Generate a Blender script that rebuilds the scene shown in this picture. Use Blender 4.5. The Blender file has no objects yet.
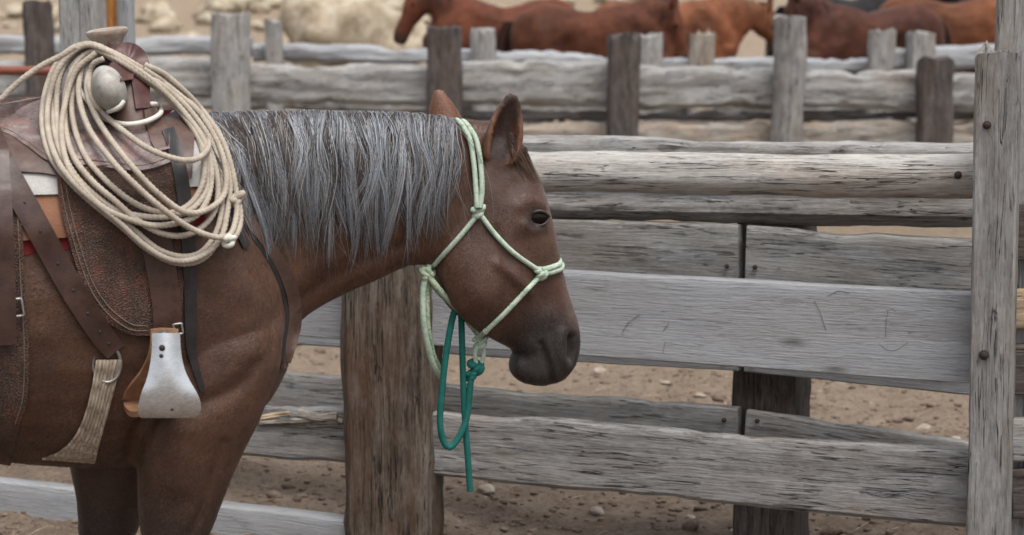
import bpy, bmesh, math, random
import numpy as np
from mathutils import Vector, Matrix, noise
from mathutils.bvhtree import BVHTree
random.seed(7); RNG = np.random.default_rng(7)
S = bpy.context.scene
COL = S.collection

# ------------------------------------------------------------------ camera
W, H, F = 1024, 535, 2000.0
CAM = np.array([0.0, 0.0, 1.73]); PITCH = math.atan((267.5 + 25) / F)
cd = bpy.data.cameras.new('camera'); co = bpy.data.objects.new('camera', cd); COL.objects.link(co)
co.location = CAM; co.rotation_euler = (math.pi / 2 - PITCH, 0, 0)
cd.sensor_width = 36; cd.lens = F / W * 36; cd.clip_start = 0.05; cd.clip_end = 2000
cd.dof.use_dof = True; cd.dof.focus_distance = 4.85; cd.dof.aperture_fstop = 4.2
S.camera = co
# ------------------------------------------------------------------ light
SUN_EL, SUN_AZ = math.radians(68), math.radians(150)       # azimuth clockwise from +Y (north)
wd = bpy.data.worlds.new('World'); S.world = wd; wd.use_nodes = True
nt = wd.node_tree; nt.nodes.clear()
sky = nt.nodes.new('ShaderNodeTexSky'); sky.sky_type = 'NISHITA'; sky.sun_disc = False
sky.sun_elevation = SUN_EL; sky.sun_rotation = SUN_AZ; sky.dust_density = 4.0; sky.air_density = 1.0
hs = nt.nodes.new('ShaderNodeHueSaturation'); hs.inputs['Saturation'].default_value = 0.32
bg = nt.nodes.new('ShaderNodeBackground'); bg.inputs['Strength'].default_value = 0.15
wo = nt.nodes.new('ShaderNodeOutputWorld')
nt.links.new(sky.outputs[0], hs.inputs['Color']); nt.links.new(hs.outputs[0], bg.inputs[0]); nt.links.new(bg.outputs[0], wo.inputs[0])
sl = bpy.data.lights.new('sun', 'SUN'); sl.energy = 1.5; sl.angle = math.radians(35); sl.color = (1, 0.96, 0.9)
so = bpy.data.objects.new('sun', sl); COL.objects.link(so)
sdir = Vector((math.sin(SUN_AZ) * math.cos(SUN_EL), math.cos(SUN_AZ) * math.cos(SUN_EL), math.sin(SUN_EL)))
so.rotation_euler = sdir.to_track_quat('Z', 'Y').to_euler(); so.location = (0, 0, 30)
S.render.engine = 'CYCLES'
vs = S.view_settings; vs.view_transform = 'Standard'; vs.look = 'None'; vs.gamma = 1; vs.use_curve_mapping = False
vs.exposure = 0.64

# ------------------------------------------------------------------ pixel rays
CP, SP = math.cos(PITCH), math.sin(PITCH)
def ray(px, py):
    a, b = (px - W / 2) / F, -(py - H / 2) / F
    return np.array([a, CP + b * SP, -SP + b * CP])
def at_y(px, py, Y):
    d = ray(px, py); return CAM + d * (Y / d[1])
def on_ground(px, py, z=0.0):
    d = ray(px, py); return CAM + d * ((z - CAM[2]) / d[2])

# ------------------------------------------------------------------ generic helpers
def tag(o, label=None, cat=None, group=None, kind=None):
    if label: o['label'] = label
    if cat: o['category'] = cat
    if group: o['group'] = group
    if kind: o['kind'] = kind
    return o
def mesh_obj(name, verts, faces, mat, parent=None, smooth=True):
    me = bpy.data.meshes.new(name)
    me.from_pydata([tuple(map(float, v)) for v in verts], [], [tuple(map(int, f)) for f in faces])
    if smooth: me.polygons.foreach_set('use_smooth', [True] * len(me.polygons))
    me.update()
    if mat: me.materials.append(mat)
    o = bpy.data.objects.new(name, me); COL.objects.link(o)
    if parent: o.parent = parent
    return o
def empty(name, loc, rz=0.0):
    o = bpy.data.objects.new(name, None); COL.objects.link(o)
    o.location = tuple(map(float, loc)); o.rotation_euler = (0, 0, rz); o.empty_display_size = 0.1
    return o
def catmull(P, n):
    P = np.asarray(P, float)
    if len(P) < 3:
        t = np.linspace(0, 1, n)[:, None]; return P[0] * (1 - t) + P[-1] * t
    Q = np.vstack([2 * P[0] - P[1], P, 2 * P[-1] - P[-2]])
    ts = np.linspace(0, len(P) - 1 - 1e-9, n); out = []
    for t in ts:
        i = int(t); f = t - i; a, b, c, d = Q[i], Q[i + 1], Q[i + 2], Q[i + 3]
        out.append(0.5 * ((2 * b) + (-a + c) * f + (2 * a - 5 * b + 4 * c - d) * f * f + (-a + 3 * b - 3 * c + d) * f ** 3))
    return np.array(out)
def catmull_closed(P, n):
    P = np.asarray(P, float); k = len(P); out = []
    for t in np.linspace(0, k, n, endpoint=False):
        i = int(t); f = t - i; a, b, c, d = P[(i - 1) % k], P[i % k], P[(i + 1) % k], P[(i + 2) % k]
        out.append(0.5 * ((2 * b) + (-a + c) * f + (2 * a - 5 * b + 4 * c - d) * f * f + (-a + 3 * b - 3 * c + d) * f ** 3))
    return np.array(out)
def resample(P, step=None, n=None, closed=False):
    P = np.asarray(P, float)
    if closed: P = np.vstack([P, P[:1]])
    s = np.concatenate([[0], np.cumsum(np.linalg.norm(np.diff(P, axis=0), axis=1))])
    if n is None: n = max(4, int(s[-1] / step))
    t = np.linspace(0, s[-1], n, endpoint=not closed)
    return np.stack([np.interp(t, s, P[:, k]) for k in range(P.shape[1])], 1)
def smooth1(a, it, closed=False, fix=False):
    a = np.array(a, float)
    for _ in range(it):
        if closed: a = (np.roll(a, 1, 0) + 2 * a + np.roll(a, -1, 0)) / 4
        else:
            b = a.copy(); b[1:-1] = (a[:-2] + 2 * a[1:-1] + a[2:]) / 4
            if not fix: b[0] = (2 * a[0] + a[1]) / 3; b[-1] = (2 * a[-1] + a[-2]) / 3
            a = b
    return a
def tube(P, r, sides=8, closed=False, lobes=0, pitch=0.03, amp=0.12, caps=True):
    """sweep along P; lobes > 0 gives a laid (twisted) rope"""
    P = np.asarray(P, float); n = len(P)
    T = np.roll(P, -1, 0) - np.roll(P, 1, 0) if closed else np.gradient(P, axis=0)
    T /= np.linalg.norm(T, axis=1)[:, None] + 1e-12
    N = np.zeros_like(P); ref = np.array([0, 0, 1.0]) if abs(T[0][2]) < .9 else np.array([1.0, 0, 0])
    N[0] = np.cross(T[0], ref); N[0] /= np.linalg.norm(N[0])
    for i in range(1, n):
        v = N[i - 1] - T[i] * np.dot(N[i - 1], T[i]); N[i] = v / (np.linalg.norm(v) + 1e-12)
    B = np.cross(T, N); s = np.concatenate([[0], np.cumsum(np.linalg.norm(np.diff(P, axis=0), axis=1))])
    th = np.linspace(0, 2 * math.pi, sides, endpoint=False)
    R = np.broadcast_to(np.asarray(r, float), (n,))
    rr = R[:, None] * np.ones((1, sides))
    if lobes: rr = rr * (1 + amp * np.cos(lobes * th[None] - s[:, None] * (2 * math.pi / pitch)))
    V = P[:, None] + rr[..., None] * (np.cos(th)[None, :, None] * N[:, None] + np.sin(th)[None, :, None] * B[:, None])
    V = V.reshape(-1, 3); Fc = []
    for i in range(n if closed else n - 1):
        j = (i + 1) % n
        for k in range(sides):
            l = (k + 1) % sides; Fc.append((i * sides + k, i * sides + l, j * sides + l, j * sides + k))
    if caps and not closed:
        Fc.append(tuple(range(sides))[::-1]); Fc.append(tuple((n - 1) * sides + k for k in range(sides)))
    return V, Fc
def join(parts):
    V, Fc, o = [], [], 0
    for v, f in parts:
        V.append(np.asarray(v, float)); Fc += [tuple(i + o for i in q) for q in f]; o += len(v)
    return np.vstack(V), Fc
def box(c, s, bev=0.0):
    bm = bmesh.new(); bmesh.ops.create_cube(bm, size=1)
    for v in bm.verts: v.co = Vector((v.co.x * s[0], v.co.y * s[1], v.co.z * s[2]))
    if bev: bmesh.ops.bevel(bm, geom=bm.edges[:], offset=bev, segments=2, affect='EDGES', profile=.5)
    V = [tuple(v.co + Vector(c)) for v in bm.verts]; bm.verts.index_update()
    Fc = [tuple(v.index for v in f.verts) for f in bm.faces]; bm.free(); return np.array(V), Fc
def lathe(prof, sides=24, axis=2):
    V, Fc = [], []; n = len(prof)
    for r, z in prof:
        for k in range(sides):
            a = 2 * math.pi * k / sides; V.append((r * math.cos(a), r * math.sin(a), z))
    for i in range(n - 1):
        for k in range(sides):
            l = (k + 1) % sides; Fc.append((i * sides + k, i * sides + l, (i + 1) * sides + l, (i + 1) * sides + k))
    Fc.append(tuple(range(sides))[::-1]); Fc.append(tuple((n - 1) * sides + k for k in range(sides)))
    return np.array(V), Fc
def solid_grid(P, th, out):
    """closed sheet from grid P[nu,nv,3]; th = thickness, grown against 'out'"""
    nu, nv = P.shape[:2]; du = np.gradient(P, axis=0); dv = np.gradient(P, axis=1)
    N = np.cross(du, dv); N /= np.linalg.norm(N, axis=2)[..., None] + 1e-12
    if np.sum(N.mean((0, 1)) * out) < 0: N = -N
    V = np.vstack([P.reshape(-1, 3), (P - N * th).reshape(-1, 3)]); m = nu * nv; Fc = []
    I = lambda i, j: i * nv + j
    for i in range(nu - 1):
        for j in range(nv - 1):
            Fc.append((I(i, j), I(i + 1, j), I(i + 1, j + 1), I(i, j + 1)))
            Fc.append((m + I(i, j), m + I(i, j + 1), m + I(i + 1, j + 1), m + I(i + 1, j)))
    bd = [(i, 0) for i in range(nu)] + [(nu - 1, j) for j in range(1, nv)] + [(i, nv - 1) for i in range(nu - 2, -1, -1)] + [(0, j) for j in range(nv - 2, 0, -1)]
    for a, b in zip(bd, bd[1:] + bd[:1]): Fc.append((I(*a), m + I(*a), m + I(*b), I(*b))[::-1])
    return V, Fc
def fix_normals(o):
    bm = bmesh.new(); bm.from_mesh(o.data); bmesh.ops.recalc_face_normals(bm, faces=bm.faces[:]); bm.to_mesh(o.data); bm.free(); return o
def sharp(o, deg=35):
    me = o.data; bm = bmesh.new(); bm.from_mesh(me); bmesh.ops.recalc_face_normals(bm, faces=bm.faces[:])
    for e in bm.edges: e.smooth = not (len(e.link_faces) == 2 and e.calc_face_angle(0) > math.radians(deg))
    bm.to_mesh(me); bm.free(); return o

# ------------------------------------------------------------------ materials
class NB:
    def __init__(s, name):
        s.m = bpy.data.materials.new(name); s.m.use_nodes = True; s.t = s.m.node_tree; s.t.nodes.clear()
        s.out = s.n('ShaderNodeOutputMaterial'); s.b = s.n('ShaderNodeBsdfPrincipled'); s.l(s.b.outputs[0], s.out.inputs[0])
    def n(s, t, **k):
        x = s.t.nodes.new(t)
        for a, b in k.items(): setattr(x, a, b)
        return x
    def l(s, a, b): s.t.links.new(a, b)
    def coord(s, kind='Object'): return s.n('ShaderNodeTexCoord').outputs[kind]
    def mapping(s, v, scale=(1, 1, 1), loc=None):
        m = s.n('ShaderNodeMapping'); m.inputs['Scale'].default_value = scale; s.l(v, m.inputs['Vector'])
        if loc is not None: s.l(loc, m.inputs['Location'])
        return m.outputs[0]
    def noise(s, v, scale=5, detail=6, rough=.6, dist=0):
        x = s.n('ShaderNodeTexNoise'); x.inputs['Scale'].default_value = scale; x.inputs['Detail'].default_value = detail
        x.inputs['Roughness'].default_value = rough; x.inputs['Distortion'].default_value = dist; s.l(v, x.inputs['Vector']); return x.outputs['Fac']
    def voro(s, v, scale=5, feature='F1', out='Distance'):
        x = s.n('ShaderNodeTexVoronoi', feature=feature); x.inputs['Scale'].default_value = scale; s.l(v, x.inputs['Vector']); return x.outputs[out]
    def ramp(s, f, stops):
        x = s.n('ShaderNodeValToRGB'); e = x.color_ramp.elements
        while len(e) < len(stops): e.new(.5)
        for k, (p, c) in enumerate(stops):
            e[k].position = p; e[k].color = (c if isinstance(c, tuple) else (c, c, c)) + (1,)
        s.l(f, x.inputs[0]); return x.outputs[0]
    def mix(s, f, a, b, mode='MIX'):
        x = s.n('ShaderNodeMix', data_type='RGBA', blend_type=mode)
        if isinstance(f, (int, float)): x.inputs[0].default_value = f
        else: s.l(f, x.inputs[0])
        for v, i in ((a, 6), (b, 7)):
            if isinstance(v, tuple): x.inputs[i].default_value = v + (1,)
            else: s.l(v, x.inputs[i])
        return x.outputs[2]
    def math(s, op, a, b=None, c=None):
        x = s.n('ShaderNodeMath', operation=op)
        for i, v in enumerate((a, b, c)):
            if v is None: continue
            if isinstance(v, (int, float)): x.inputs[i].default_value = v
            else: s.l(v, x.inputs[i])
        return x.outputs[0]
    def bump(s, h, strength=.5, dist=.01, prev=None):
        x = s.n('ShaderNodeBump'); x.inputs['Strength'].default_value = strength; x.inputs['Distance'].default_value = dist; s.l(h, x.inputs['Height'])
        if prev is not None: s.l(prev, x.inputs['Normal'])
        return x.outputs[0]
    def rand(s): return s.n('ShaderNodeObjectInfo').outputs['Random']
    def done(s, col, rough=.8, nrm=None, spec=.3, metal=0):
        if isinstance(col, tuple): s.b.inputs['Base Color'].default_value = col + (1,)
        else: s.l(col, s.b.inputs['Base Color'])
        if isinstance(rough, (int, float)): s.b.inputs['Roughness'].default_value = rough
        else: s.l(rough, s.b.inputs['Roughness'])
        if nrm is not None: s.l(nrm, s.b.inputs['Normal'])
        s.b.inputs['Specular IOR Level'].default_value = spec; s.b.inputs['Metallic'].default_value = metal
        return s.m

def wood_mat(name, pale, mid, dark, brown, brown_amt=.45, crack=.5, stain=None, soft=1.0):
    """weathered wood, grain along local X"""
    b = NB(name); c0 = b.coord()
    r = b.math('MULTIPLY', b.rand(), 37.0)
    cmb = b.n('ShaderNodeCombineXYZ')
    for i in range(3): b.l(r, cmb.inputs[i])
    c = b.mapping(c0, (1, 1, 1), cmb.outputs[0])
    warp = b.n('ShaderNodeTexNoise'); warp.inputs['Scale'].default_value = 2.2; warp.inputs['Detail'].default_value = 2; b.l(b.mapping(c, (.8, 2.2, 2.2)), warp.inputs['Vector'])
    wv = b.n('ShaderNodeVectorMath', operation='MULTIPLY_ADD'); b.l(warp.outputs['Color'], wv.inputs[0]); wv.inputs[1].default_value = (.03, .022, .022); b.l(c, wv.inputs[2])
    cw = wv.outputs[0]
    s1 = b.noise(b.mapping(cw, (.9, 11, 11)), 3, 5, .6)
    g1 = b.noise(b.mapping(cw, (3.2, 62, 62)), 3, 8, .72)
    g2 = b.noise(b.mapping(cw, (7, 150, 150)), 3, 4, .65)
    sp = b.noise(b.mapping(c, (.45, 1, 1)), 75, 5, .75)
    bl = b.noise(b.mapping(c, (1.6, 5, 5)), 1.6, 5, .65)
    bl2 = b.noise(b.mapping(c, (3, 8, 8)), 2.4, 6, .7)
    ck = b.noise(b.mapping(cw, (1.1, 40, 40)), 2.2, 3, .5)
    ckl = b.math('ABSOLUTE', b.math('SUBTRACT', ck, .5))
    ckm = b.noise(b.mapping(c, (2.2, 9, 9)), 2.0, 4, .6)
    gate = b.math('MULTIPLY', b.ramp(ckl, [(0, 1.0), (.008, .8), (.022, 0)]), b.ramp(ckm, [(.47, 0), (.56, 1.0)]))
    kd = b.voro(b.mapping(c, (1.1, 4.0, 4.0)), 2.0)
    knot = b.ramp(kd, [(.035, 1.0), (.08, .35), (.12, 0)])
    tone = b.math('ADD', b.math('MULTIPLY', s1, .40), b.math('ADD', b.math('MULTIPLY', g1, .38), b.math('MULTIPLY', sp, .22)))
    col = b.ramp(tone, [(.34, dark), (.47, mid), (.63, pale)])
    col = b.mix(b.ramp(g2, [(.36, .4 * soft), (.52, 0)]), col, dark)
    col = b.mix(b.math('MULTIPLY', b.ramp(bl, [(.45, 0), (.68, 1.0)]), brown_amt), col, brown)
    col = b.mix(b.ramp(bl2, [(.52, 0), (.70, .5)]), col, pale)
    if stain: col = b.mix(b.ramp(b.noise(b.mapping(c, (.9, 3.5, 3.5)), 2.3, 5, .6), [(.5, 0), (.7, .55)]), col, stain)
    col = b.mix(b.math('MULTIPLY', knot, .75), col, tuple(x * .35 for x in brown))
    col = b.mix(b.math('MULTIPLY', gate, crack), col, (.018, .015, .013))
    n1 = b.bump(g1, .8, .010, b.bump(sp, .35, .004)); n2 = b.bump(g2, .5, .003, n1)
    n3 = b.bump(b.math('SUBTRACT', 1.0, gate), .9 * crack + .1, .010, n2)
    return b.done(col, b.ramp(g1, [(.3, .95), (.7, .78)]), n3, .25)
M = {}
M['grey'] = wood_mat('weathered_grey_wood', (.46, .455, .44), (.29, .285, .275), (.13, .122, .115), (.25, .185, .13), .4, .75)
M['greyrough'] = wood_mat('rough_grey_wood', (.40, .395, .385), (.235, .228, .22), (.085, .078, .072), (.21, .15, .10), .42, 1.0)
M['smooth'] = wood_mat('sawn_grey_board', (.39, .398, .412), (.325, .332, .345), (.25, .253, .26), (.27, .245, .21), .25, .3, soft=.4)
M['paleg'] = wood_mat('pale_log_wood', (.62, .60, .56), (.42, .405, .38), (.16, .14, .125), (.30, .19, .11), .5, .9)
M['post'] = wood_mat('brown_timber', (.23, .19, .155), (.082, .06, .046), (.015, .011, .009), (.12, .058, .029), .6, 1.0, stain=(.22, .195, .17))
M['bark'] = wood_mat('barky_rail_wood', (.46, .43, .385), (.30, .27, .235), (.10, .085, .07), (.33, .22, .135), .6, .8)
M['darkpost'] = wood_mat('dark_post_wood', (.17, .15, .14), (.075, .063, .058), (.022, .018, .017), (.10, .06, .04), .5, .8)
M['tan'] = wood_mat('tan_split_wood', (.62, .51, .38), (.46, .35, .24), (.20, .14, .09), (.50, .33, .18), .5, .6)
M['orange'] = wood_mat('orange_wood', (.50, .23, .07), (.33, .13, .035), (.12, .04, .012), (.36, .16, .04), .5, .6)

def leather_mat(name, base, worn, tool=0.0, rough=.55, tool_scale=60, hi=.5):
    b = NB(name); c = b.coord()
    n1 = b.noise(c, 9, 6, .65); n2 = b.noise(c, 160, 3, .6); n3 = b.noise(c, 34, 5, .7)
    col = b.mix(b.ramp(n1, [(.40, 0), (.62, hi)]), base, worn)
    col = b.mix(b.ramp(n3, [(.35, .55), (.55, 0)]), col, tuple(x * .45 for x in base))
    nb = b.bump(n2, .25, .002)
    if tool:
        v = b.voro(c, tool_scale); w = b.voro(c, tool_scale * 2.3)
        hgt = b.math('ADD', b.math('SINE', b.math('MULTIPLY', v, 16.0)), b.math('MULTIPLY', w, 1.2))
        nb = b.bump(hgt, tool, .0035, nb)
        col = b.mix(b.math('MULTIPLY', b.ramp(hgt, [(.0, 1.0), (.7, 0)]), .35), col, tuple(x * .3 for x in base))
        col = b.mix(b.ramp(b.noise(c, 22, 4, .6), [(.5, 0), (.68, .55)]), col, (worn[0] * 1.1, worn[1] * .62, worn[2] * .5))
    return b.done(col, b.ramp(n1, [(.3, rough + .12), (.7, rough - .1)]), nb, .45)
M['leather'] = leather_mat('worn_brown_leather', (.066, .034, .024), (.16, .105, .085), 0, .5)
M['tooled'] = leather_mat('tooled_brown_leather', (.060, .029, .019), (.135, .078, .056), .55, .55, 130)
M['seatl'] = leather_mat('mauve_grey_leather', (.11, .072, .064), (.28, .23, .225), .18, .45, 110, .8)
M['strap'] = leather_mat('dark_strap_leather', (.042, .019, .014), (.095, .050, .038), 0, .42)
M['redstrap'] = leather_mat('red_brown_leather', (.062, .022, .019), (.13, .062, .054), 0, .5)
M['blackstrap'] = leather_mat('black_leather', (.014, .012, .012), (.04, .036, .036), 0, .5)
M['greyhide'] = leather_mat('pale_rawhide', (.27, .255, .225), (.42, .40, .36), 0, .6, hi=.9)
M['linl'] = leather_mat('orange_lining_leather', (.20, .095, .045), (.34, .20, .12), 0, .6, hi=.8)
M['hornl'] = leather_mat('worn_horn_leather', (.26, .19, .15), (.44, .38, .32), 0, .5, hi=.9)
def cloth_mat(name, a, bcol, scale=220):
    b = NB(name); c = b.coord(); w = b.noise(c, scale, 3, .6); n = b.noise(c, 12, 5, .6)
    return b.done(b.mix(b.ramp(n, [(.35, 0), (.7, 1.0)]), a, bcol), .95, b.bump(w, .5, .003), .1)
M['feltw'] = cloth_mat('white_felt', (.33, .32, .305), (.48, .47, .45))
M['felttan'] = cloth_mat('tan_felt', (.17, .078, .045), (.26, .135, .085))
M['feltred'] = cloth_mat('red_wool', (.10, .012, .015), (.2, .03, .03))
def cinch_mat():
    b = NB('mohair_cinch'); c = b.coord(); w = b.noise(b.mapping(c, (60, 60, 3)), 3, 3, .6); n = b.noise(c, 14, 5, .6)
    col = b.mix(b.ramp(n, [(.35, 0), (.7, 1.0)]), (.31, .25, .19), (.44, .37, .295))
    col = b.mix(b.ramp(w, [(.38, .6), (.55, 0)]), col, (.12, .085, .06))
    return b.done(col, .95, b.bump(w, .8, .004), .1)
M['cinch'] = cinch_mat()
def rope_mat(name, a, d, fleck=None):
    b = NB(name); c = b.coord(); n = b.noise(c, 30, 5, .7); f = b.noise(c, 420, 2, .6)
    col = b.mix(b.ramp(n, [(.35, 0), (.7, 1.0)]), a, d)
    if fleck: col = b.mix(b.ramp(b.noise(c, 120, 2, .5), [(.52, 0), (.56, .85)]), col, fleck)
    return b.done(col, .85, b.bump(f, .5, .002), .2)
M['rope'] = rope_mat('lariat_fibre', (.42, .365, .30), (.29, .245, .195))
M['cord'] = rope_mat('pale_cord', (.62, .60, .54), (.5, .47, .42))
M['halter'] = rope_mat('mint_halter_cord', (.37, .44, .35), (.44, .475, .40), (.25, .37, .27))
M['haltero'] = rope_mat('olive_halter_cord', (.30, .36, .25), (.40, .42, .32), (.13, .25, .16))
M['teal'] = rope_mat('teal_lead_cord', (.010, .085, .072), (.018, .135, .115))
def metal_mat(name, col, rough, dirt):
    b = NB(name); c = b.coord(); n = b.noise(c, 26, 6, .65); s = b.noise(b.mapping(c, (30, 30, 120)), 3, 4, .6)
    cc = b.mix(b.ramp(n, [(.45, 0), (.75, .7)]), col, dirt)
    return b.done(cc, b.ramp(s, [(.3, rough + .12), (.7, rough - .08)]), b.bump(n, .12, .004), .5, .9)
M['steel'] = metal_mat('galvanised_steel', (.62, .63, .645), .27, (.42, .40, .38))
M['dullsteel'] = metal_mat('dull_steel', (.35, .34, .33), .45, (.15, .12, .10))
M['rust'] = metal_mat('rusted_iron', (.03, .019, .016), .75, (.06, .028, .017)); M['rust'].node_tree.nodes['Principled BSDF'].inputs['Metallic'].default_value = .2
M['rustpipe'] = metal_mat('rusty_pipe', (.20, .06, .035), .7, (.12, .05, .03)); M['rustpipe'].node_tree.nodes['Principled BSDF'].inputs['Metallic'].default_value = .1
def coat_mat(name, frost=.20, hue=None):
    b = NB(name); c = b.coord()
    a = b.n('ShaderNodeAttribute'); a.attribute_name = 'coat'; col = a.outputs['Color']
    h = b.noise(b.mapping(c, (34, 34, 110)), 3, 4, .75); n = b.noise(c, 7, 6, .65); n2 = b.noise(c, 30, 6, .7); n3 = b.noise(c, 2.6, 4, .6)
    col = b.mix(b.ramp(n, [(.32, .75), (.58, 0)]), col, b.mix(1.0, col, (.50, .45, .43), 'MULTIPLY'))
    col = b.mix(b.math('MULTIPLY', b.ramp(n2, [(.42, 0), (.72, 1.0)]), .6), col, b.mix(1.0, col, (1.7, 1.5, 1.45), 'MULTIPLY'))
    col = b.mix(b.math('MULTIPLY', b.ramp(h, [(.40, 1.0), (.56, 0)]), .5), col, b.mix(1.0, col, (.5, .46, .45), 'MULTIPLY'))
    col = b.mix(b.ramp(n3, [(.38, .6), (.55, 0)]), col, b.mix(1.0, col, (.55, .52, .54), 'MULTIPLY'))
    fr = b.math('MULTIPLY', b.ramp(b.noise(b.mapping(c, (90, 90, 260)), 3, 3, .6), [(.50, 0), (.64, 1.0)]), b.ramp(n3, [(.35, .35), (.65, 1.0)]))
    col = b.mix(b.math('MULTIPLY', fr, frost), col, (.30, .24, .22))
    b.b.inputs['Sheen Weight'].default_value = .10; b.b.inputs['Sheen Roughness'].default_value = .4
    b.b.inputs['Sheen Tint'].default_value = (.8, .68, .62, 1)
    nb = b.bump(n2, .07, .012, b.bump(h, .35, .003))
    r0, r1, sp_ = hue or (.56, .42, .42)
    return b.done(col, b.ramp(n2, [(.3, r0), (.7, r1)]), nb, sp_)
M['coat'] = coat_mat('roan_coat'); M['sorrel'] = coat_mat('sorrel_coat', .06, (.75, .6, .15))
def hair_mat(name, ro, sp):
    b = NB(name); a = b.n('ShaderNodeAttribute'); a.attribute_name = 'coat'
    return b.done(a.outputs['Color'], ro, None, sp)
M['hair'] = hair_mat('mane_hair', .5, .3); M['coathair'] = hair_mat('short_coat_hair', .55, .3)
def eye_mat():
    b = NB('dark_eye'); b.b.inputs['Coat Weight'].default_value = .0
    return b.done((.006, .004, .003), .07, None, .16)
M['eye'] = eye_mat()
def ground_mat():
    b = NB('corral_dirt'); c = b.coord()
    n1 = b.noise(c, .55, 6, .6); n2 = b.noise(c, 6, 7, .7); n3 = b.noise(c, 38, 6, .7)
    col = b.ramp(n2, [(.3, (.068, .050, .037)), (.5, (.142, .108, .082)), (.7, (.235, .187, .145))])
    col = b.mix(b.ramp(n1, [(.35, 0), (.65, .5)]), col, (.27, .205, .16))
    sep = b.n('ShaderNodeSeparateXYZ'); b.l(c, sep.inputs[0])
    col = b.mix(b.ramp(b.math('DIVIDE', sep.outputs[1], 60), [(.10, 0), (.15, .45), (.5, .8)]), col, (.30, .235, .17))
    col = b.mix(b.ramp(n3, [(.32, .6), (.5, 0)]), col, (.05, .035, .025))
    col = b.mix(b.ramp(b.voro(c, 9), [(.03, .6), (.09, 0)]), col, (.5, .44, .36))
    nb = b.bump(n2, .8, .06, b.bump(n3, .7, .02))
    return b.done(col, .97, nb, .1)
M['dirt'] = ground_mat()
def stone_mat(name, a, d, e):
    b = NB(name); c = b.coord(); n = b.noise(c, 4, 7, .68); n2 = b.noise(c, 22, 6, .7)
    col = b.ramp(n, [(.3, a), (.5, d), (.68, e)])
    return b.done(col, .95, b.bump(n, .6, .05, b.bump(n2, .6, .02)), .15)
M['stone'] = stone_mat('pale_stone', (.20, .155, .12), (.33, .28, .23), (.46, .41, .35))
M['clod'] = stone_mat('dirt_clod', (.10, .072, .055), (.165, .122, .096), (.25, .19, .15))
M['boulder'] = stone_mat('tan_boulder', (.17, .13, .09), (.36, .30, .22), (.48, .43, .35))

# ------------------------------------------------------------------ the setting
def fbm(x, y, s=1.0, o=4):
    return noise.fractal(Vector((x * s, y * s, 3.7)), 1.0, 2.0, o)
def make_ground():
    xs = np.concatenate([np.linspace(-300, -30, 10)[:-1], np.linspace(-30, -6, 20)[:-1], np.linspace(-6, 7, 230)[:-1], np.linspace(7, 30, 20)[:-1], np.linspace(30, 300, 10)])
    ys = np.concatenate([np.linspace(-120, -2, 10)[:-1], np.linspace(-2, 4, 20)[:-1], np.linspace(4, 13, 180)[:-1], np.linspace(13, 40, 60)[:-1], np.linspace(40, 400, 40)])
    V, Fc = [], []
    for y in ys:
        for x in xs:
            z = .05 * fbm(x, y, .5) * .5 + .030 * fbm(x, y, 3.0) + .020 * fbm(x, y, 9) if abs(x) < 40 and -3 < y < 60 else 0
            if y > 42: z += 16 * (1 - math.exp(-((y - 42) / 70.0) ** 1.5)) + 1.2 * fbm(x, y, .06)
            V.append((x, y, z - .01))
    n = len(xs)
    for j in range(len(ys) - 1):
        for i in range(n - 1): Fc.append((j * n + i, j * n + i + 1, (j + 1) * n + i + 1, (j + 1) * n + i))
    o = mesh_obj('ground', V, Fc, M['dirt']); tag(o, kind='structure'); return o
GROUND = make_ground()
GB = BVHTree.FromPolygons([v.co[:] for v in GROUND.data.vertices], [tuple(p.vertices) for p in GROUND.data.polygons])
def gz(x, y):
    h = GB.ray_cast(Vector((x, y, 100)), Vector((0, 0, -1)))[0]; return h.z if h else 0.0

def rock_mesh(seed, sub=3, flat=.7, rough=.35):
    bm = bmesh.new(); bmesh.ops.create_icosphere(bm, subdivisions=sub, radius=1); r = random.Random(seed); off = Vector((r.uniform(-50, 50),) * 3) + Vector((seed, 0, 0))
    for v in bm.verts:
        d = v.co.normalized(); k = 1 + rough * noise.fractal(d * 1.1 + off, 1, 2, 4)
        for a in range(5):
            ax = Vector((math.sin(seed * 3 + a * 2.1), math.cos(seed * 5 + a * 1.7), math.sin(seed + a * 4.4))).normalized(); t = d.dot(ax)
            if t > .62: k *= 1 - .5 * (t - .62)
        v.co = d * k; v.co.z *= flat
    V = np.array([v.co[:] for v in bm.verts]); Fc = [tuple(v.index for v in f.verts) for f in bm.faces]; bm.free(); return V, Fc
def rock(name, mat, pos, size, seed, label, cat, group=None, sink=.3, sub=3, flat=.7):
    V, Fc = rock_mesh(seed, sub, flat); V = V * np.asarray(size) / 2
    o = mesh_obj(name, V, Fc, mat); o.location = (pos[0], pos[1], gz(pos[0], pos[1]) + size[2] * flat * .5 * (1 - 2 * sink)); o.rotation_euler = (0, 0, seed * 1.3)
    return tag(o, label, cat, group)
# stones in the corral dirt
STONES = [(485, 496, 22, 'pale rounded stone under the hanging end of the teal lead rope', None),
          (597, 508, 18, 'white pebble on the dirt below the bottom fence plank', None),
          (600, 371, 17, 'pale stone on the dirt under the smooth middle plank', None)]
for i, (px, py, w, lab, g) in enumerate(STONES):
    p = on_ground(px, py); s = w * p[1] / F
    rock('stone', M['stone'], p, (s, s * .8, s * .7), 11 + i, lab, 'stone', g, .25)
for i, (px, py, w) in enumerate([(840, 385, 15), (925, 425, 20), (700, 400, 13), (665, 383, 10), (955, 440, 13), (690, 512, 11), (302, 493, 11), (735, 525, 12)]):
    p = on_ground(px, py); s = w * p[1] / F
    rock('stone', M['stone'], p, (s, s * .9, s * .55), 31 + i, 'small pale flat stone lying in the corral dirt', 'stone', 'small stones in the dirt', .3)
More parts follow.
